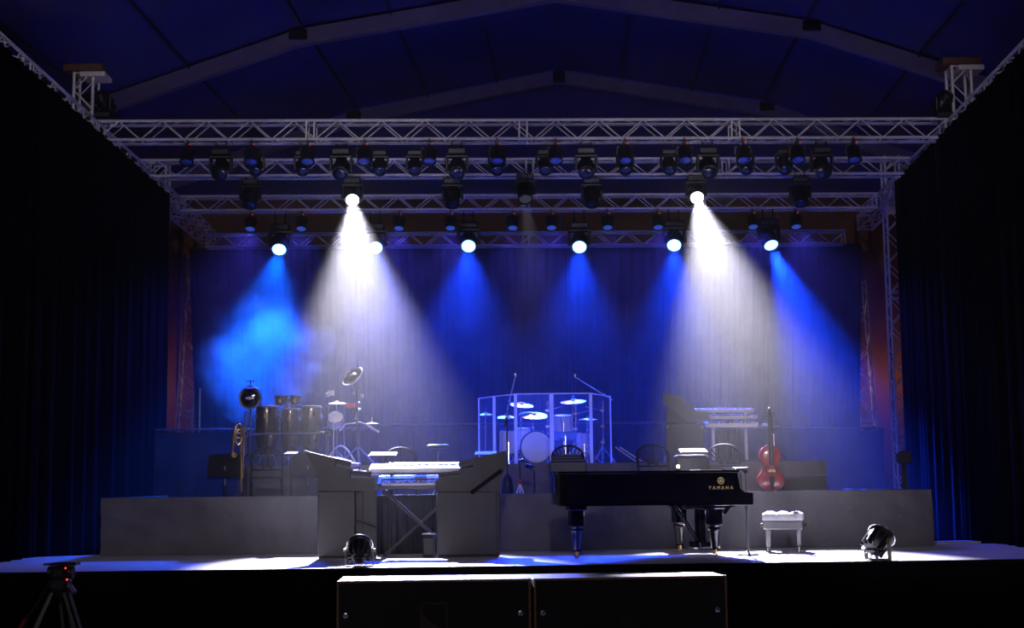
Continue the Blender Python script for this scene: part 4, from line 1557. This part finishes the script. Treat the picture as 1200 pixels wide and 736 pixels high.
YR = 19.35
rk0 = bx(288, YR, UZ)
rk = thing('percussion_rack', 'chrome percussion rack with a bar crossing in front of the congas', 'rack', rk0)
pA, pB = ap(288, 482, YR) - rk0, ap(384, 463, YR) - rk0
qA, qB = ap(284, 509, YR) - rk0, ap(386, 507, YR) - rk0
MB().cyl((0, 0, 0.02), pA, 0.016, n=8).obj('upright', CHROME, rk)
MB().cyl((pB.x, pB.y, 0.02), pB, 0.016, n=8).obj('upright', CHROME, rk)
MB().cyl(qA - Vector((0, 0.03, 0)), qB - Vector((0, 0.03, 0)), 0.014, n=8).obj('crossbar', CHROME, rk)
MB().ball(pB, 0.035, n=6).box(pB.x + 0.0, pB.x + 0.09, pB.y - 0.02, pB.y + 0.02, pB.z - 0.01, pB.z + 0.07, 0.01).obj('top_clamp', SILVERP, rk)
for x in (pA.x, pB.x):
    MB().box(x - 0.035, x + 0.035, -0.06, 0.02, qA.z - 0.03, qA.z + 0.03, 0.008).obj('clamp', BLACKM, rk)
    MB().cyl((x - 0.2, -0.12, 0.012), (x + 0.2, -0.12, 0.012), 0.012, n=6).cyl((x, 0, 0.02), (x, -0.12, 0.012), 0.012, n=6).obj('foot', CHROME, rk)

# round black drum on a pole with a cymbal above it
p = bx(292, 19.15, UZ)
gt = thing('mounted_drum', 'round black drum on edge with shiny rim above the trombone', 'drum', p)
c = ap(293.5, 467, 19.15) - p
r = 13 * 19.15 / F
Mg = Matrix.Translation(c) @ Matrix.Rotation(R(90), 4, 'X')
MB().lathe([(r * 0.9, -0.06), (r, -0.05), (r, 0.05), (r * 0.84, 0.06), (r * 0.82, 0.03)], 8, Mg).obj('shell', BLACKP, gt, 20)
MB().torus(c + Vector((0, -0.055, 0)), r * 0.92, 0.014, Matrix.Rotation(R(90), 3, 'X'), 24, 6).obj('rim', CHROME, gt)
MB().lathe([(r * 0.82, 0.035), (r * 0.5, 0.05), (0.001, 0.055)], 24, Mg).obj('drum_head', LENSD, gt)
MB().ball(c + Vector((0, -0.06, 0.0)), 0.03, (2, 0.4, 0.7), 6).obj('badge', SILVERP, gt)
cc = ap(293.5, 453.5, 19.15) - p
MB().lathe([(14.5 * 19.15 / F, -0.012), (0.06, 0.0), (0.03, 0.02), (0.001, 0.022)], 24, Matrix.Translation(cc) @ Matrix.Rotation(R(6), 4, 'X')).obj('cymbal', BLACKM, gt)
MB().cyl(c, cc + Vector((0, 0, 0.09)), 0.007, n=6).cyl(cc + Vector((-0.06, 0, 0.08)), cc + Vector((0.06, 0, 0.08)), 0.006, n=6).obj('rod', CHROME, gt)
MB().cyl((0, 0.03, 0.0), (c.x, c.y + 0.03, c.z - r + 0.01), 0.014, n=8).obj('pole', CHROME, gt)
for k in range(3):
    an = R(90 + 120 * k)
    MB().cyl((0, 0.03, 0.2), (0.16 * math.cos(an), 0.03 + 0.16 * math.sin(an), 0.01), 0.010, n=6).obj('leg', BLACKM, gt)

# trombone on its stand
p = bx(287, 18.2, RD)
tb = thing('trombone', 'brass trombone standing upright beside the far left music stand', 'trombone', p)


def tp(px, py, dy=0.0):
    return ap(px, py, 18.2) - p + Vector((0, dy, 0))


MB().tube([tp(272, 535), tp(273.5, 515), tp(276, 500), tp(279, 496), tp(282, 499), tp(283.5, 510), tp(282.5, 518), tp(279, 521), tp(276, 518), tp(276.5, 508), tp(279, 503), tp(282.5, 503)], 0.016, 8).obj('slide_bow', BRASS, tb)
for y in (503, 507.5, 513):
    MB().cyl(tp(275.5, y), tp(283, y), 0.010, n=6).obj('brace', SILVERP, tb)
MB().cyl(tp(282.5, 500), tp(282.8, 577), 0.013, n=8).obj('slide_tube', BRASS, tb)
MB().cyl(tp(286, 499), tp(284.8, 560), 0.010, n=8).obj('slide_tube', BRASS, tb)
Mb = Matrix.Translation(tp(274.5, 533)) @ orient((0.3, -0.9, 0.1))
MB().lathe([(0.012, -0.30), (0.015, -0.12), (0.022, -0.04), (0.036, 0.0), (0.030, 0.002)], 16, Mb).obj('bell', BRASS, tb)
for k in range(3):
    an = R(90 + 120 * k)
    q = tp(283, 560)
    MB().cyl(q, (q.x + 0.14 * math.cos(an), q.y + 0.14 * math.sin(an), 0.005), 0.008, n=6).obj('stand_leg', BLACKM, tb)

# percussion tree: pole with tilted cymbal, red block, arms
YP = 19.3
p = bx(419.5, YP, UZ)
pt_ = thing('percussion_tree', 'chrome percussion pole with tilted cymbal on top and small clamped blocks', 'percussion', p)


def pp(px, py, dy=0.0):
    return ap(px, py, YP + dy) - p


MB().cyl((0, 0, 0.02), pp(418.5, 455), 0.016, n=8).obj('pole', CHROME, pt_)
MB().cyl(pp(418.5, 458), pp(413.5, 443), 0.009, n=6).obj('boom_arm', CHROME, pt_)
Mc = Matrix.Translation(pp(413, 441)) @ Euler((R(35), R(-38), 0)).to_matrix().to_4x4()
MB().lathe([(0.165, -0.008), (0.06, 0.0), (0.04, 0.018), (0.001, 0.022)], 24, Mc).obj('cymbal', BLACKM, pt_)
MB().torus(Mc @ Vector((0, 0, -0.004)), 0.16, 0.010, Mc.to_3x3(), 28, 6).obj('cymbal_rim', SILVERP, pt_)
rbk = MB().box(-0.06, 0.06, -0.04, 0.04, -0.03, 0.03, 0.008, M=Matrix.Translation(pp(410.5, 475.5))).obj('wood_block', REDB, pt_)
rbk['label'] = 'red wood block'
for (x, y, s) in ((414, 461, 0.022), (424, 464, 0.03), (419, 472, 0.025), (422, 480, 0.02), (418, 492, 0.025), (419, 508, 0.02)):
    MB().cyl(pp(x - s * 60, y), pp(x + s * 60, y), s * 0.6, n=8).box(-s * 0.6, s * 0.6, -s * 0.7, s * 0.7, -s * 0.8, s * 0.8, 0.006, M=Matrix.Translation(pp(x, y))).obj('clamp', GREYP, pt_)
MB().tube([pp(419, 495), pp(405, 497), pp(398, 505)], 0.009, 6).obj('arm', CHROME, pt_)
MB().tube([pp(421, 494), pp(430, 497), pp(437, 505)], 0.012, 6).obj('arm', CHROME, pt_)
MB().box(-0.10, 0.10, -0.03, 0.03, -0.015, 0.015, 0.006, M=Matrix.Translation(pp(437, 502)) @ Matrix.Rotation(R(33), 4, 'Y')).obj('chime_bar', SILVERP, pt_)
MB().lathe([(0.10, -0.006), (0.03, 0.004), (0.001, 0.012)], 20, Matrix.Translation(pp(436, 496))).cyl(pp(436, 496), pp(436, 489), 0.01, n=6).obj('cymbal', CYMB, pt_)
for k in range(3):
    an = R(90 + 120 * k)
    MB().cyl((0, 0, 0.26), (0.28 * math.cos(an), 0.28 * math.sin(an), 0.01), 0.011, n=6).obj('leg', CHROME, pt_)
cymbal('little flat cymbal beside the rack upright right of the congas', 394.5, 472, 19.9, 24, UZ, (4, 0))
t = drum('bright tilted timbale with its pale head facing the audience', 383, 402, 489, 499, 19.7, UZ, tilt=48, name='timbale', m=SILVERP, hm=PAPER)
# hoop-legged low tom
p = bx(399, 19.75, UZ)
hp = thing('hoop_stand', 'low arched metal hoop stand behind the left cabinet', 'stand', p)
MB().tube([(-0.22 + 0.44 * i / 12, 0, 0.02 + 0.26 * math.sin(math.pi * i / 12)) for i in range(13)], 0.014, 6).obj('hoop', SILVERP, hp)
MB().cyl((-0.22, -0.1, 0.012), (-0.22, 0.1, 0.012), 0.012, n=6).cyl((0.22, -0.1, 0.012), (0.22, 0.1, 0.012), 0.012, n=6).obj('foot', BLACKM, hp)

# drum throne
p = bx(513.5, 18.9, RD)
th = thing('drum_throne', 'round black stool with blue lit seat behind the centre keyboards', 'stool', p)
zs = ap(513.5, 521, 18.9).z - RD
MB().lathe([(0.13, zs - 0.05), (0.15, zs - 0.035), (0.15, zs - 0.01), (0.13, zs), (0.001, zs + 0.002)], 20).obj('seat', BLACKP, th)
MB().cyl((0, 0, 0.15), (0, 0, zs - 0.05), 0.014, n=8).obj('post', CHROME, th)
for k in range(3):
    an = R(90 + 120 * k)
    MB().cyl((0, 0, 0.34), (0.24 * math.cos(an), 0.24 * math.sin(an), 0.01), 0.011, n=6).obj('leg', CHROME, th)

# ---- rear keyboard rig on the right riser
YQ = 19.75
upQ = [(777.5, 460), (801, 465), (802, 474), (813.5, 475), (814, 482), (831, 482.5), (831, 492.5), (806, 494), (778, 474)]
loQ = [(780.5, 545), (826, 545), (826, 496), (780.5, 496)]
a_ = cabinet_profile(upQ, YQ)
b_ = cabinet_profile(loQ, YQ)
cx = (b_[0][0] + b_[1][0]) / 2
rq = thing('keyboard_cabinet', 'dark grey keyboard cabinet with slanted stepped top on the rear right riser', 'cabinet', (cx, YQ, UZ))
MB().prism([(x - cx, z - UZ) for x, z in a_], 0, 0.08).obj('stepped_top', CABM, rq)
xa, xb = b_[0][0] - cx, b_[1][0] - cx
MB().box(xa, xb, 0.0, 0.30, 0.0, b_[2][1] - UZ, 0.01).obj('lower_case', CABM, rq)
MB().box(xa + 0.02, xb - 0.1, 0.06, 0.26, b_[2][1] - UZ, b_[2][1] - UZ + 0.20, 0.01).obj('back_box', BLACKP, rq)
for x in (xa + 0.03, xb - 0.03):
    MB().cyl((x, -0.004, b_[2][1] - UZ - 0.05), (x, 0.0, b_[2][1] - UZ - 0.05), 0.014, n=10).obj('corner_screw', CHROME, rq)
for i, (x0, x1, y0, lab) in enumerate(((815, 884, 482.5, 'topmost thin keyboard of the three tiers on the rear right riser'), (832, 888, 490.5, 'middle thin keyboard of the three tiers on the rear right riser'), (827, 889, 500, 'lowest keyboard of the three tiers on the rear right riser'))):
    A, B = ap(x0, y0, YQ + 0.10), ap(x1, y0, YQ + 0.10)
    m = Matrix.Translation((A + B) / 2 + Vector((0, 0.16, 0))) @ Matrix.Rotation(R(5), 4, 'X')
    synth(lab, None, (B - A).length, 0.28, 0.055 if i < 2 else 0.07, m, SILVERP if i < 2 else WHITEP, BLACKP, 'tiered keyboards', octaves=4)
for px, lab in ((836.5, 'slim pale column under the left of the tiered keyboards'), (875, 'slim pale column under the right of the tiered keyboards')):
    p = bx(px, YQ + 0.28, UZ)
    t = thing('keyboard_stand', lab, 'stand', p)
    zt = ap(px, 500, YQ + 0.2).z - UZ
    MB().box(-0.022, 0.022, -0.022, 0.022, 0.02, zt + 0.20, 0.004).obj('column', SILVERP, t)
    MB().box(-0.05, 0.05, -0.22, 0.22, 0.0, 0.025, 0.005).obj('foot', BLACKM, t)
p0, p1 = bx(840, YQ + 0.42, UZ), bx(872, YQ + 0.42, UZ)
drape('keyboard_cloth', 'black cloth hanging between the two columns of the rear keyboards', p0, p1, UZ + 0.01, ap(850, 504, YQ + 0.42).z, BACKD, 1, 4, 0.012, 'cloth')
# small percussion pad at the right end of the tiers
p = bx(905, YQ, UZ)
t = thing('drum_pad', 'small electronic pad on a stand at the right end of the rear keyboards', 'drum pad', p)
zt = ap(905, 500, YQ).z - UZ
MB().box(-0.13, 0.13, -0.10, 0.10, zt - 0.02, zt, 0.008).obj('pad', BLACKP, t)
MB().box(-0.11, 0.11, -0.08, 0.08, zt, zt + 0.004).obj('pad_surface', SILVERP, t)
MB().lathe([(0.05, zt + 0.004), (0.045, zt + 0.04), (0.001, zt + 0.05)], 12, Matrix.Translation((-0.09, 0, 0))).obj('knob', SILVERP, t)
MB().cyl((0, 0, 0.1), (0, 0, zt - 0.02), 0.013, n=8).obj('pole', BLACKM, t)
for k in range(3):
    an = R(90 + 120 * k)
    MB().cyl((0, 0, 0.25), (0.24 * math.cos(an), 0.24 * math.sin(an), 0.01), 0.010, n=6).obj('leg', BLACKM, t)

# ---- cello
YL = 18.35
p = bx(904, YL, RD)
ce = thing('cello', 'glossy red cello standing upright on the riser right of the piano', 'cello', p)
cz0, cz1 = ap(904, 574.5, YL).z - RD, ap(904, 521.5, YL).z - RD
Hc = cz1 - cz0
half = []
for z, w in ((0.0, 0.05), (0.03, 0.105), (0.10, 0.15), (0.20, 0.175), (0.30, 0.165), (0.38, 0.135), (0.43, 0.112), (0.50, 0.098), (0.57, 0.100), (0.62, 0.116), (0.68, 0.130), (0.78, 0.138), (0.88, 0.122), (0.95, 0.085), (1.0, 0.03)):
    half.append((w, z))
outl = [(w, cz0 + z * Hc) for w, z in half] + [(-w, cz0 + z * Hc) for w, z in reversed(half)]
bmx = MB()
n = len(outl)
ccx = Vector((0, 0, cz0 + Hc * 0.45))


def ring(s, y):
    return [(x * s, y, ccx.z + (z - ccx.z) * s) for x, z in outl]


rings = [ring(0.3, 0.098), ring(0.75, 0.092), ring(0.97, 0.075), ring(1.0, 0.07), ring(1.0, -0.07), ring(0.97, -0.075), ring(0.75, -0.092), ring(0.3, -0.098)]
vs = [v for r_ in rings for v in r_]
fs = [tuple(range(n - 1, -1, -1)), tuple(range(7 * n, 8 * n))]
for j in range(7):
    for i in range(n):
        fs.append((j * n + i, j * n + (i + 1) % n, (j + 1) * n + (i + 1) % n, (j + 1) * n + i))
bmx._new(vs, fs)
bmx.obj('body', CELLO, ce, 50)
MB().box(-0.028, 0.028, -0.125, -0.108, cz0 + Hc * 0.55, cz1 + 0.36, 0.004).obj('fingerboard', EBONY, ce)
MB().prism([(-0.018, cz0 + 0.02), (0.018, cz0 + 0.02), (0.034, cz0 + Hc * 0.30), (-0.034, cz0 + Hc * 0.30)], -0.125, -0.112).obj('tailpiece', EBONY, ce)
MB().prism([(-0.05, cz0 + Hc * 0.40), (0.05, cz0 + Hc * 0.40), (0.035, cz0 + Hc * 0.46), (-0.035, cz0 + Hc * 0.46)], -0.13, -0.09).obj('bridge', mat('maple', (0.6, 0.4, 0.2), 0.5), ce)
MB().box(-0.024, 0.024, -0.105, -0.05, cz1 - 0.03, cz1 + 0.38, 0.01).obj('neck', EBONY, ce)
MB().torus((0, -0.07, cz1 + 0.44), 0.03, 0.018, Matrix.Rotation(R(90), 3, 'Y'), 14, 6).box(-0.022, 0.022, -0.09, -0.05, cz1 + 0.36, cz1 + 0.42, 0.006).obj('scroll', EBONY, ce)
for sx in (-1, 1):
    for zz in (0.375, 0.41):
        MB().cyl((0.02 * sx, -0.07, cz1 + zz), (0.07 * sx, -0.07, cz1 + zz), 0.007, n=6).obj('peg', EBONY, ce)
    MB().tube([(sx * 0.085, -0.099, cz0 + Hc * 0.36), (sx * 0.065, -0.101, cz0 + Hc * 0.42), (sx * 0.070, -0.101, cz0 + Hc * 0.48), (sx * 0.055, -0.099, cz0 + Hc * 0.55)], 0.006, 6).obj('sound_hole', EBONY, ce)
for x in (-0.012, -0.004, 0.004, 0.012):
    MB().cyl((x, -0.131, cz0 + Hc * 0.3), (x, -0.128, cz1 + 0.37), 0.0016, n=4).obj('string', CHROME, ce)
MB().cyl((0, 0, 0.0), (0, 0, cz0 + 0.01), 0.008, n=8).obj('endpin', CHROME, ce)
q0 = ap(908.5, 523, YL + 0.05) - p
q1 = ap(908, 508, YL + 0.05) - p
MB().cyl((q0.x, 0.13, 0.02), (q1.x, 0.13, q1.z), 0.008, n=6).obj('support_rod', WHITEP, ce)
MB().box(q0.x - 0.12, q0.x + 0.12, 0.02, 0.24, 0.0, 0.025, 0.006).obj('stand_foot', BLACKM, ce)

# ---- low black floor monitor at the right on the riser
A, B = ap(917, 559, 18.6), ap(969, 558, 18.6)
p = Vector(((A.x + B.x) / 2, 18.6, RD))
w = B.x - A.x
mo = thing('floor_monitor', 'low black speaker box with blue lit top right of the cello', 'speaker', p)
H = A.z - RD
MB().box(-w / 2, w / 2, 0, 0.4, 0, H, 0.012).obj('cabinet', BLACKP, mo)
MB().box(-w / 2 + 0.02, w / 2 - 0.02, -0.008, 0.0, 0.03, H - 0.03).obj('grille', GRILLE, mo)

# ---- dark lamp on a pole by the right tower
p = bx(1066, 19.5, -1.05)
p = Vector((p.x, 19.5, GZ))
lt = thing('pole_lamp', 'dark lamp on a pole with cables at the foot of the right tower', 'lamp', p)
z1 = ap(1064, 541, 19.5).z - GZ
MB().cyl((0, 0, 0.02), (0, 0, z1), 0.02, n=8).obj('pole', BLACKM, lt)
MB().box(-0.07, 0.07, -0.09, 0.09, z1 - 0.02, z1 + 0.13, 0.02, M=Matrix.Translation((0, 0, 0))).obj('lamp_body', BLACKP, lt)
MB().box(-0.09, 0.09, -0.12, -0.085, z1 - 0.03, z1 + 0.14, 0.01).obj('barn_door', BLACKM, lt)
for x0, x1 in ((0.02, -0.1), (0.03, -0.02), (0.04, 0.08)):
    MB().tube([(x0, 0.03, z1), (x0 + 0.03, 0.05, z1 * 0.7), (x1, 0.05, z1 * 0.35), (x1 * 1.3, 0.05, 0.01)], 0.008, 6).obj('cable', BLACKM, lt)
for k in range(3):
    an = R(90 + 120 * k)
    MB().cyl((0, 0, 0.5), (0.4 * math.cos(an), 0.4 * math.sin(an), 0.01), 0.012, n=6).obj('leg', BLACKM, lt)

# ---- low blue lit plank at the right side of the deck
a, b = gp(1098, 638.5), gp(1150, 637.5)
p = (a + b) / 2
pk = MB().box(-(b - a).length / 2, (b - a).length / 2, 0.0, 0.35, 0.0, 0.035, 0.006).obj('deck_plank', mat('pale plank', (0.4, 0.4, 0.42), 0.6))
pk.location = p
pk.rotation_euler.z = math.atan2(b.y - a.y, b.x - a.x)
tag(pk, 'low pale plank lying on the deck beyond the right end of the riser', 'plank')


# ---- floor spotlights
def par(label, px, py, rz, aim, s=1.0):
    p = gp(px, py, 0)
    t = thing('floor_spotlight', label, 'stage light', p, rz, 'floor spotlights', scale=s)
    a = Vector(aim).normalized()
    c = Vector((0, 0, 0.20))
    M = Matrix.Translation(c) @ orient(a)
    b = MB().lathe([(0.03, -0.145), (0.085, -0.135), (0.115, -0.09), (0.135, -0.02), (0.135, 0.06), (0.150, 0.075), (0.150, 0.105), (0.13, 0.108), (0.125, 0.08)], 12, M)
    bo = b.obj('housing', BLACKM, t, 25)
    f = MB()
    for k in range(12):
        f.box(0.05, 0.138, -0.004, 0.004, -0.135, 0.05, M=M @ Matrix.Rotation(k * math.pi / 6, 4, 'Z'))
    f.obj('cooling_fin', GREYP, bo)
    MB().lathe([(0.125, 0.08), (0.06, 0.092), (0.001, 0.095)], 20, M).obj('lens', LENSD, bo)
    MB().torus(M @ Vector((0, 0, 0.10)), 0.152, 0.008, M.to_3x3(), 24, 6).obj('front_ring', CHROME, bo)
    MB().box(-0.06, 0.06, -0.02, 0.02, -0.165, -0.14, 0.006, M=M).obj('rear_box', BLACKP, bo)
    yk = MB()
    for s_ in (-1, 1):
        yk.box(s_ * 0.165 - 0.005, s_ * 0.165 + 0.005, -0.03, 0.03, 0.02, 0.24, 0.003)
        yk.cyl((s_ * 0.135, 0, 0.20), (s_ * 0.19, 0, 0.20), 0.02, n=8)
    yk.box(-0.17, 0.17, -0.03, 0.03, 0.0, 0.02, 0.004)
    yk.obj('bracket', BRACKET, t)
    MB().box(-0.05, 0.05, -0.14, 0.14, 0.0, 0.016, 0.004).obj('floor_plate', BRACKET, t)
    return t


par('black floor spotlight seen from behind at the left front of the stage', 421, 664.6, 0.1, (0.05, 0.72, 0.55), 0.88)
par('black floor spotlight tipped sideways on a bracket at the right front of the stage', 1029, 656.5, -1.0, (-0.1, 0.72, 0.55), 1.0)

# ---- bass speakers in front of the stage
zs = -0.05


def subw(label, pxl, pxr, pyl, pyr):
    A, B = gp(pxl, pyl, zs), gp(pxr, pyr, zs)
    m = frame(Vector((A.x, A.y, GZ)), Vector((B.x, B.y, GZ)))
    L = (B - A).length
    H = zs - GZ
    t = thing('bass_speaker', label, 'speaker', matrix=m)
    MB().box(0, L, 0.03, 0.72, 0.03, H, 0.012).obj('cabinet', mat('speaker paint', (0.05, 0.045, 0.045), 0.45, 0, 0.2, 12, 0.1, 80), t)
    MB().box(0.03, L - 0.03, 0.0, 0.035, 0.05, H - 0.03, 0.006).obj('grille', GRILLE, t)
    for x in (0.0, L - 0.022):
        MB().box(x, x + 0.022, -0.006, 0.04, 0.03, H - 0.002, 0.003).obj('side_edge', EDGE, t)
    MB().box(0.0, L, 0.0, 0.04, H - 0.02, H + 0.003, 0.003).obj('top_edge', EDGE, t)
    for x in (0.085, L - 0.10):
        sc = MB().lathe([(0.026, 0), (0.026, 0.008), (0.014, 0.010), (0.012, 0.004), (0.001, 0.004)], 14, Matrix.Translation((x, 0.0, H - 0.32)) @ Matrix.Rotation(R(90), 4, 'X')).obj('screw', CHROME, t)
    # emblem: square frame with a swept corner
    ex, ez, e = L / 2, H - 0.34, 0.13
    em = MB()
    for (x0, x1, z0, z1) in ((-e, e, e - 0.016, e), (-e, e, -e, -e + 0.016), (-e, -e + 0.016, -e, e), (e - 0.016, e, -e, e)):
        em.box(ex + x0, ex + x1, -0.008, 0.004, ez + z0, ez + z1)
    cv = [(ex - e, ez - e + 0.02)] + [(ex - e + 0.012 + 1.9 * e * (k / 8) ** 1.0, ez + 0.25 * e - 1.15 * e * math.sin(math.pi / 2 * k / 8)) for k in range(9)]
    em.prism([(ex - e, ez - e), (ex + e * 0.9, ez - e)] + list(reversed(cv[1:])), -0.007, 0.004)
    em.obj('emblem', mat('emblem black', (0.003, 0.003, 0.003), 0.4), t)
    for x in (0.12, L - 0.12):
        for y in (0.12, 0.62):
            MB().cyl((x, y, 0), (x, y, 0.035), 0.03, n=10).obj('foot', BLACKP, t)


subw('left of the two wide black bass speakers in front of the stage', 394.5, 622, 681.5, 678.5)
subw('right of the two wide black bass speakers in front of the stage', 625.5, 851.5, 678.5, 674.5)

# ---- camera tripod in the audience
YT = 8.0
p = ap(71, 690, YT)
tr = thing('camera_tripod', 'black camera tripod with empty fluid head in the bottom left corner', 'tripod', (p.x, YT, GZ))
zh = p.z - GZ
MB().box(-0.05, 0.05, -0.06, 0.06, zh - 0.01, zh + 0.06, 0.015).lathe([(0.05, zh - 0.04), (0.06, zh), (0.045, zh + 0.03)], 16).obj('bowl', BLACKM, tr)
hd_ = MB().box(-0.045, 0.045, -0.06, 0.06, zh + 0.05, zh + 0.125, 0.02).cyl((-0.07, 0, zh + 0.09), (0.07, 0, zh + 0.09), 0.035, n=14).obj('fluid_head', BLACKP, tr)
MB().box(-0.055, 0.095, -0.05, 0.05, zh + 0.128, zh + 0.146, 0.006).obj('camera_plate', BLACKM, tr)
sp_ = MB().box(-0.095, -0.05, -0.03, 0.03, zh + 0.13, zh + 0.142, 0.004).obj('slide_plate', BRASS, tr)
for x, z in ((0.045, zh + 0.118), (0.055, zh + 0.055)):
    r_ = MB().ball((x, -0.065, z), 0.006, n=5).obj('indicator', LEDR, tr)
MB().cyl((0.06, -0.03, zh + 0.02), (0.10, -0.06, zh - 0.02), 0.014, n=8).obj('locking_lever', CHROME, tr)
for k in range(3):
    an = R(-15 + 120 * k) if k else R(-20)
    an = [R(205), R(-25), R(90)][k]
    d = Vector((math.cos(an), math.sin(an), 0))
    sd = Vector((-d.y, d.x, 0)) * 0.022
    top = d * 0.045 + Vector((0, 0, zh - 0.02))
    bot = d * 0.62 + Vector((0, 0, 0.02))
    mid = top.lerp(bot, 0.55)
    l = MB().cyl(top + sd, mid + sd * 1.3, 0.009, n=8).cyl(top - sd, mid - sd * 1.3, 0.009, n=8).cyl(mid, bot, 0.011, n=8)
    lg = l.obj('leg', GREYP, tr)
    MB().box(-0.03, 0.03, -0.02, 0.02, -0.03, 0.03, 0.006, M=Matrix.Translation(mid)).obj('leg_lock', BLACKP, lg)
    MB().lathe([(0.022, -0.02), (0.022, 0.0), (0.012, 0.02)], 10, Matrix.Translation(bot)).obj('foot', BLACKP, lg)
ph = ap(30, 726, YT) - tr.matrix_world.translation
MB().tube([(-0.05, 0.03, zh + 0.07), (-0.12, 0.02, zh - 0.06), (ph.x, 0.0, ph.z)], 0.008, 6).obj('pan_handle', BLACKM, tr)
g = MB().cyl((ph.x, 0, ph.z), (ph.x - 0.05, 0.0, ph.z - 0.09), 0.014, n=8).obj('handle_grip', mat('dark red rubber', (0.12, 0.01, 0.01), 0.7), tr)

# ================================================================ HAZE
def volume(name, density_fn):
    m = bpy.data.materials.new(name)
    m.use_nodes = True
    nt = m.node_tree
    nt.nodes.remove(nt.nodes['Principled BSDF'])
    vs_ = nt.nodes.new('ShaderNodeVolumeScatter')
    nt.links.new(vs_.outputs[0], nt.nodes['Material Output'].inputs['Volume'])
    density_fn(nt, vs_)
    return m


def haze_d(nt, vs_):
    vs_.inputs['Anisotropy'].default_value = 0.35
    tc = nt.nodes.new('ShaderNodeTexCoord')
    nz = nt.nodes.new('ShaderNodeTexNoise')
    nz.inputs['Scale'].default_value = 0.45
    nz.inputs['Detail'].default_value = 3
    nt.links.new(tc.outputs['Object'], nz.inputs['Vector'])
    sp = nt.nodes.new('ShaderNodeSeparateXYZ')
    nt.links.new(tc.outputs['Object'], sp.inputs[0])
    mr = nt.nodes.new('ShaderNodeMapRange')
    for k, v in (('From Min', 0.6), ('From Max', 5.6), ('To Min', 0.0), ('To Max', 1.0)):
        mr.inputs[k].default_value = v
    nt.links.new(sp.outputs['Z'], mr.inputs['Value'])
    pw = nt.nodes.new('ShaderNodeMath')
    pw.operation = 'POWER'
    pw.inputs[1].default_value = 1.7
    nt.links.new(mr.outputs[0], pw.inputs[0])
    ma = nt.nodes.new('ShaderNodeMath')
    ma.operation = 'MULTIPLY_ADD'
    ma.inputs[1].default_value = 0.0125
    ma.inputs[2].default_value = 0.0045
    nt.links.new(pw.outputs[0], ma.inputs[0])
    mr = ma
    m2 = nt.nodes.new('ShaderNodeMapRange')
    for k, v in (('From Min', 0.3), ('From Max', 0.7), ('To Min', 0.7), ('To Max', 1.3)):
        m2.inputs[k].default_value = v
    nt.links.new(nz.outputs['Fac'], m2.inputs['Value'])
    mu = nt.nodes.new('ShaderNodeMath')
    mu.operation = 'MULTIPLY'
    nt.links.new(mr.outputs[0], mu.inputs[0])
    nt.links.new(m2.outputs[0], mu.inputs[1])
    nt.links.new(mu.outputs[0], vs_.inputs['Density'])


hz = MB().box(-6.0, 6.3, 16.2, 28.9, 0.004, 6.9).obj('haze', volume('haze', haze_d))
tag(hz, 'thin stage haze filling the air above the stage and catching the beams', 'haze', kind='stuff')


def puff_d(nt, vs_):
    vs_.inputs['Anisotropy'].default_value = 0.2
    tc = nt.nodes.new('ShaderNodeTexCoord')
    nz = nt.nodes.new('ShaderNodeTexNoise')
    nz.inputs['Scale'].default_value = 1.5
    nz.inputs['Detail'].default_value = 7
    ln = nt.nodes.new('ShaderNodeVectorMath')
    ln.operation = 'LENGTH'
    nt.links.new(tc.outputs['Object'], ln.inputs[0])
    nt.links.new(tc.outputs['Object'], nz.inputs['Vector'])
    # density = clamp(1 - |p| + (noise - .5) * 1.2) * k
    s1 = nt.nodes.new('ShaderNodeMath')
    s1.operation = 'MULTIPLY_ADD'
    s1.inputs[1].default_value = 3.4
    s1.inputs[2].default_value = -0.95
    nt.links.new(nz.outputs['Fac'], s1.inputs[0])
    s2 = nt.nodes.new('ShaderNodeMath')
    s2.operation = 'SUBTRACT'
    nt.links.new(s1.outputs[0], s2.inputs[0])
    nt.links.new(ln.outputs['Value'], s2.inputs[1])
    s3 = nt.nodes.new('ShaderNodeMapRange')
    s3.inputs['From Min'].default_value = 0.0
    s3.inputs['From Max'].default_value = 0.7
    s3.inputs['To Min'].default_value = 0.0
    s3.inputs['To Max'].default_value = 0.6
    nt.links.new(s2.outputs[0], s3.inputs['Value'])
    nt.links.new(s3.outputs['Result'], vs_.inputs['Density'])


pf = MB().ball((0, 0, 0), 1.0, n=10).obj('smoke_puff', volume('smoke puff', puff_d))
pf.location = ap(306, 408, 23.6)
pf.scale = (1.3, 1.0, 1.35)
tag(pf, 'billow of smoke glowing blue above the congas at left', 'smoke', kind='stuff')
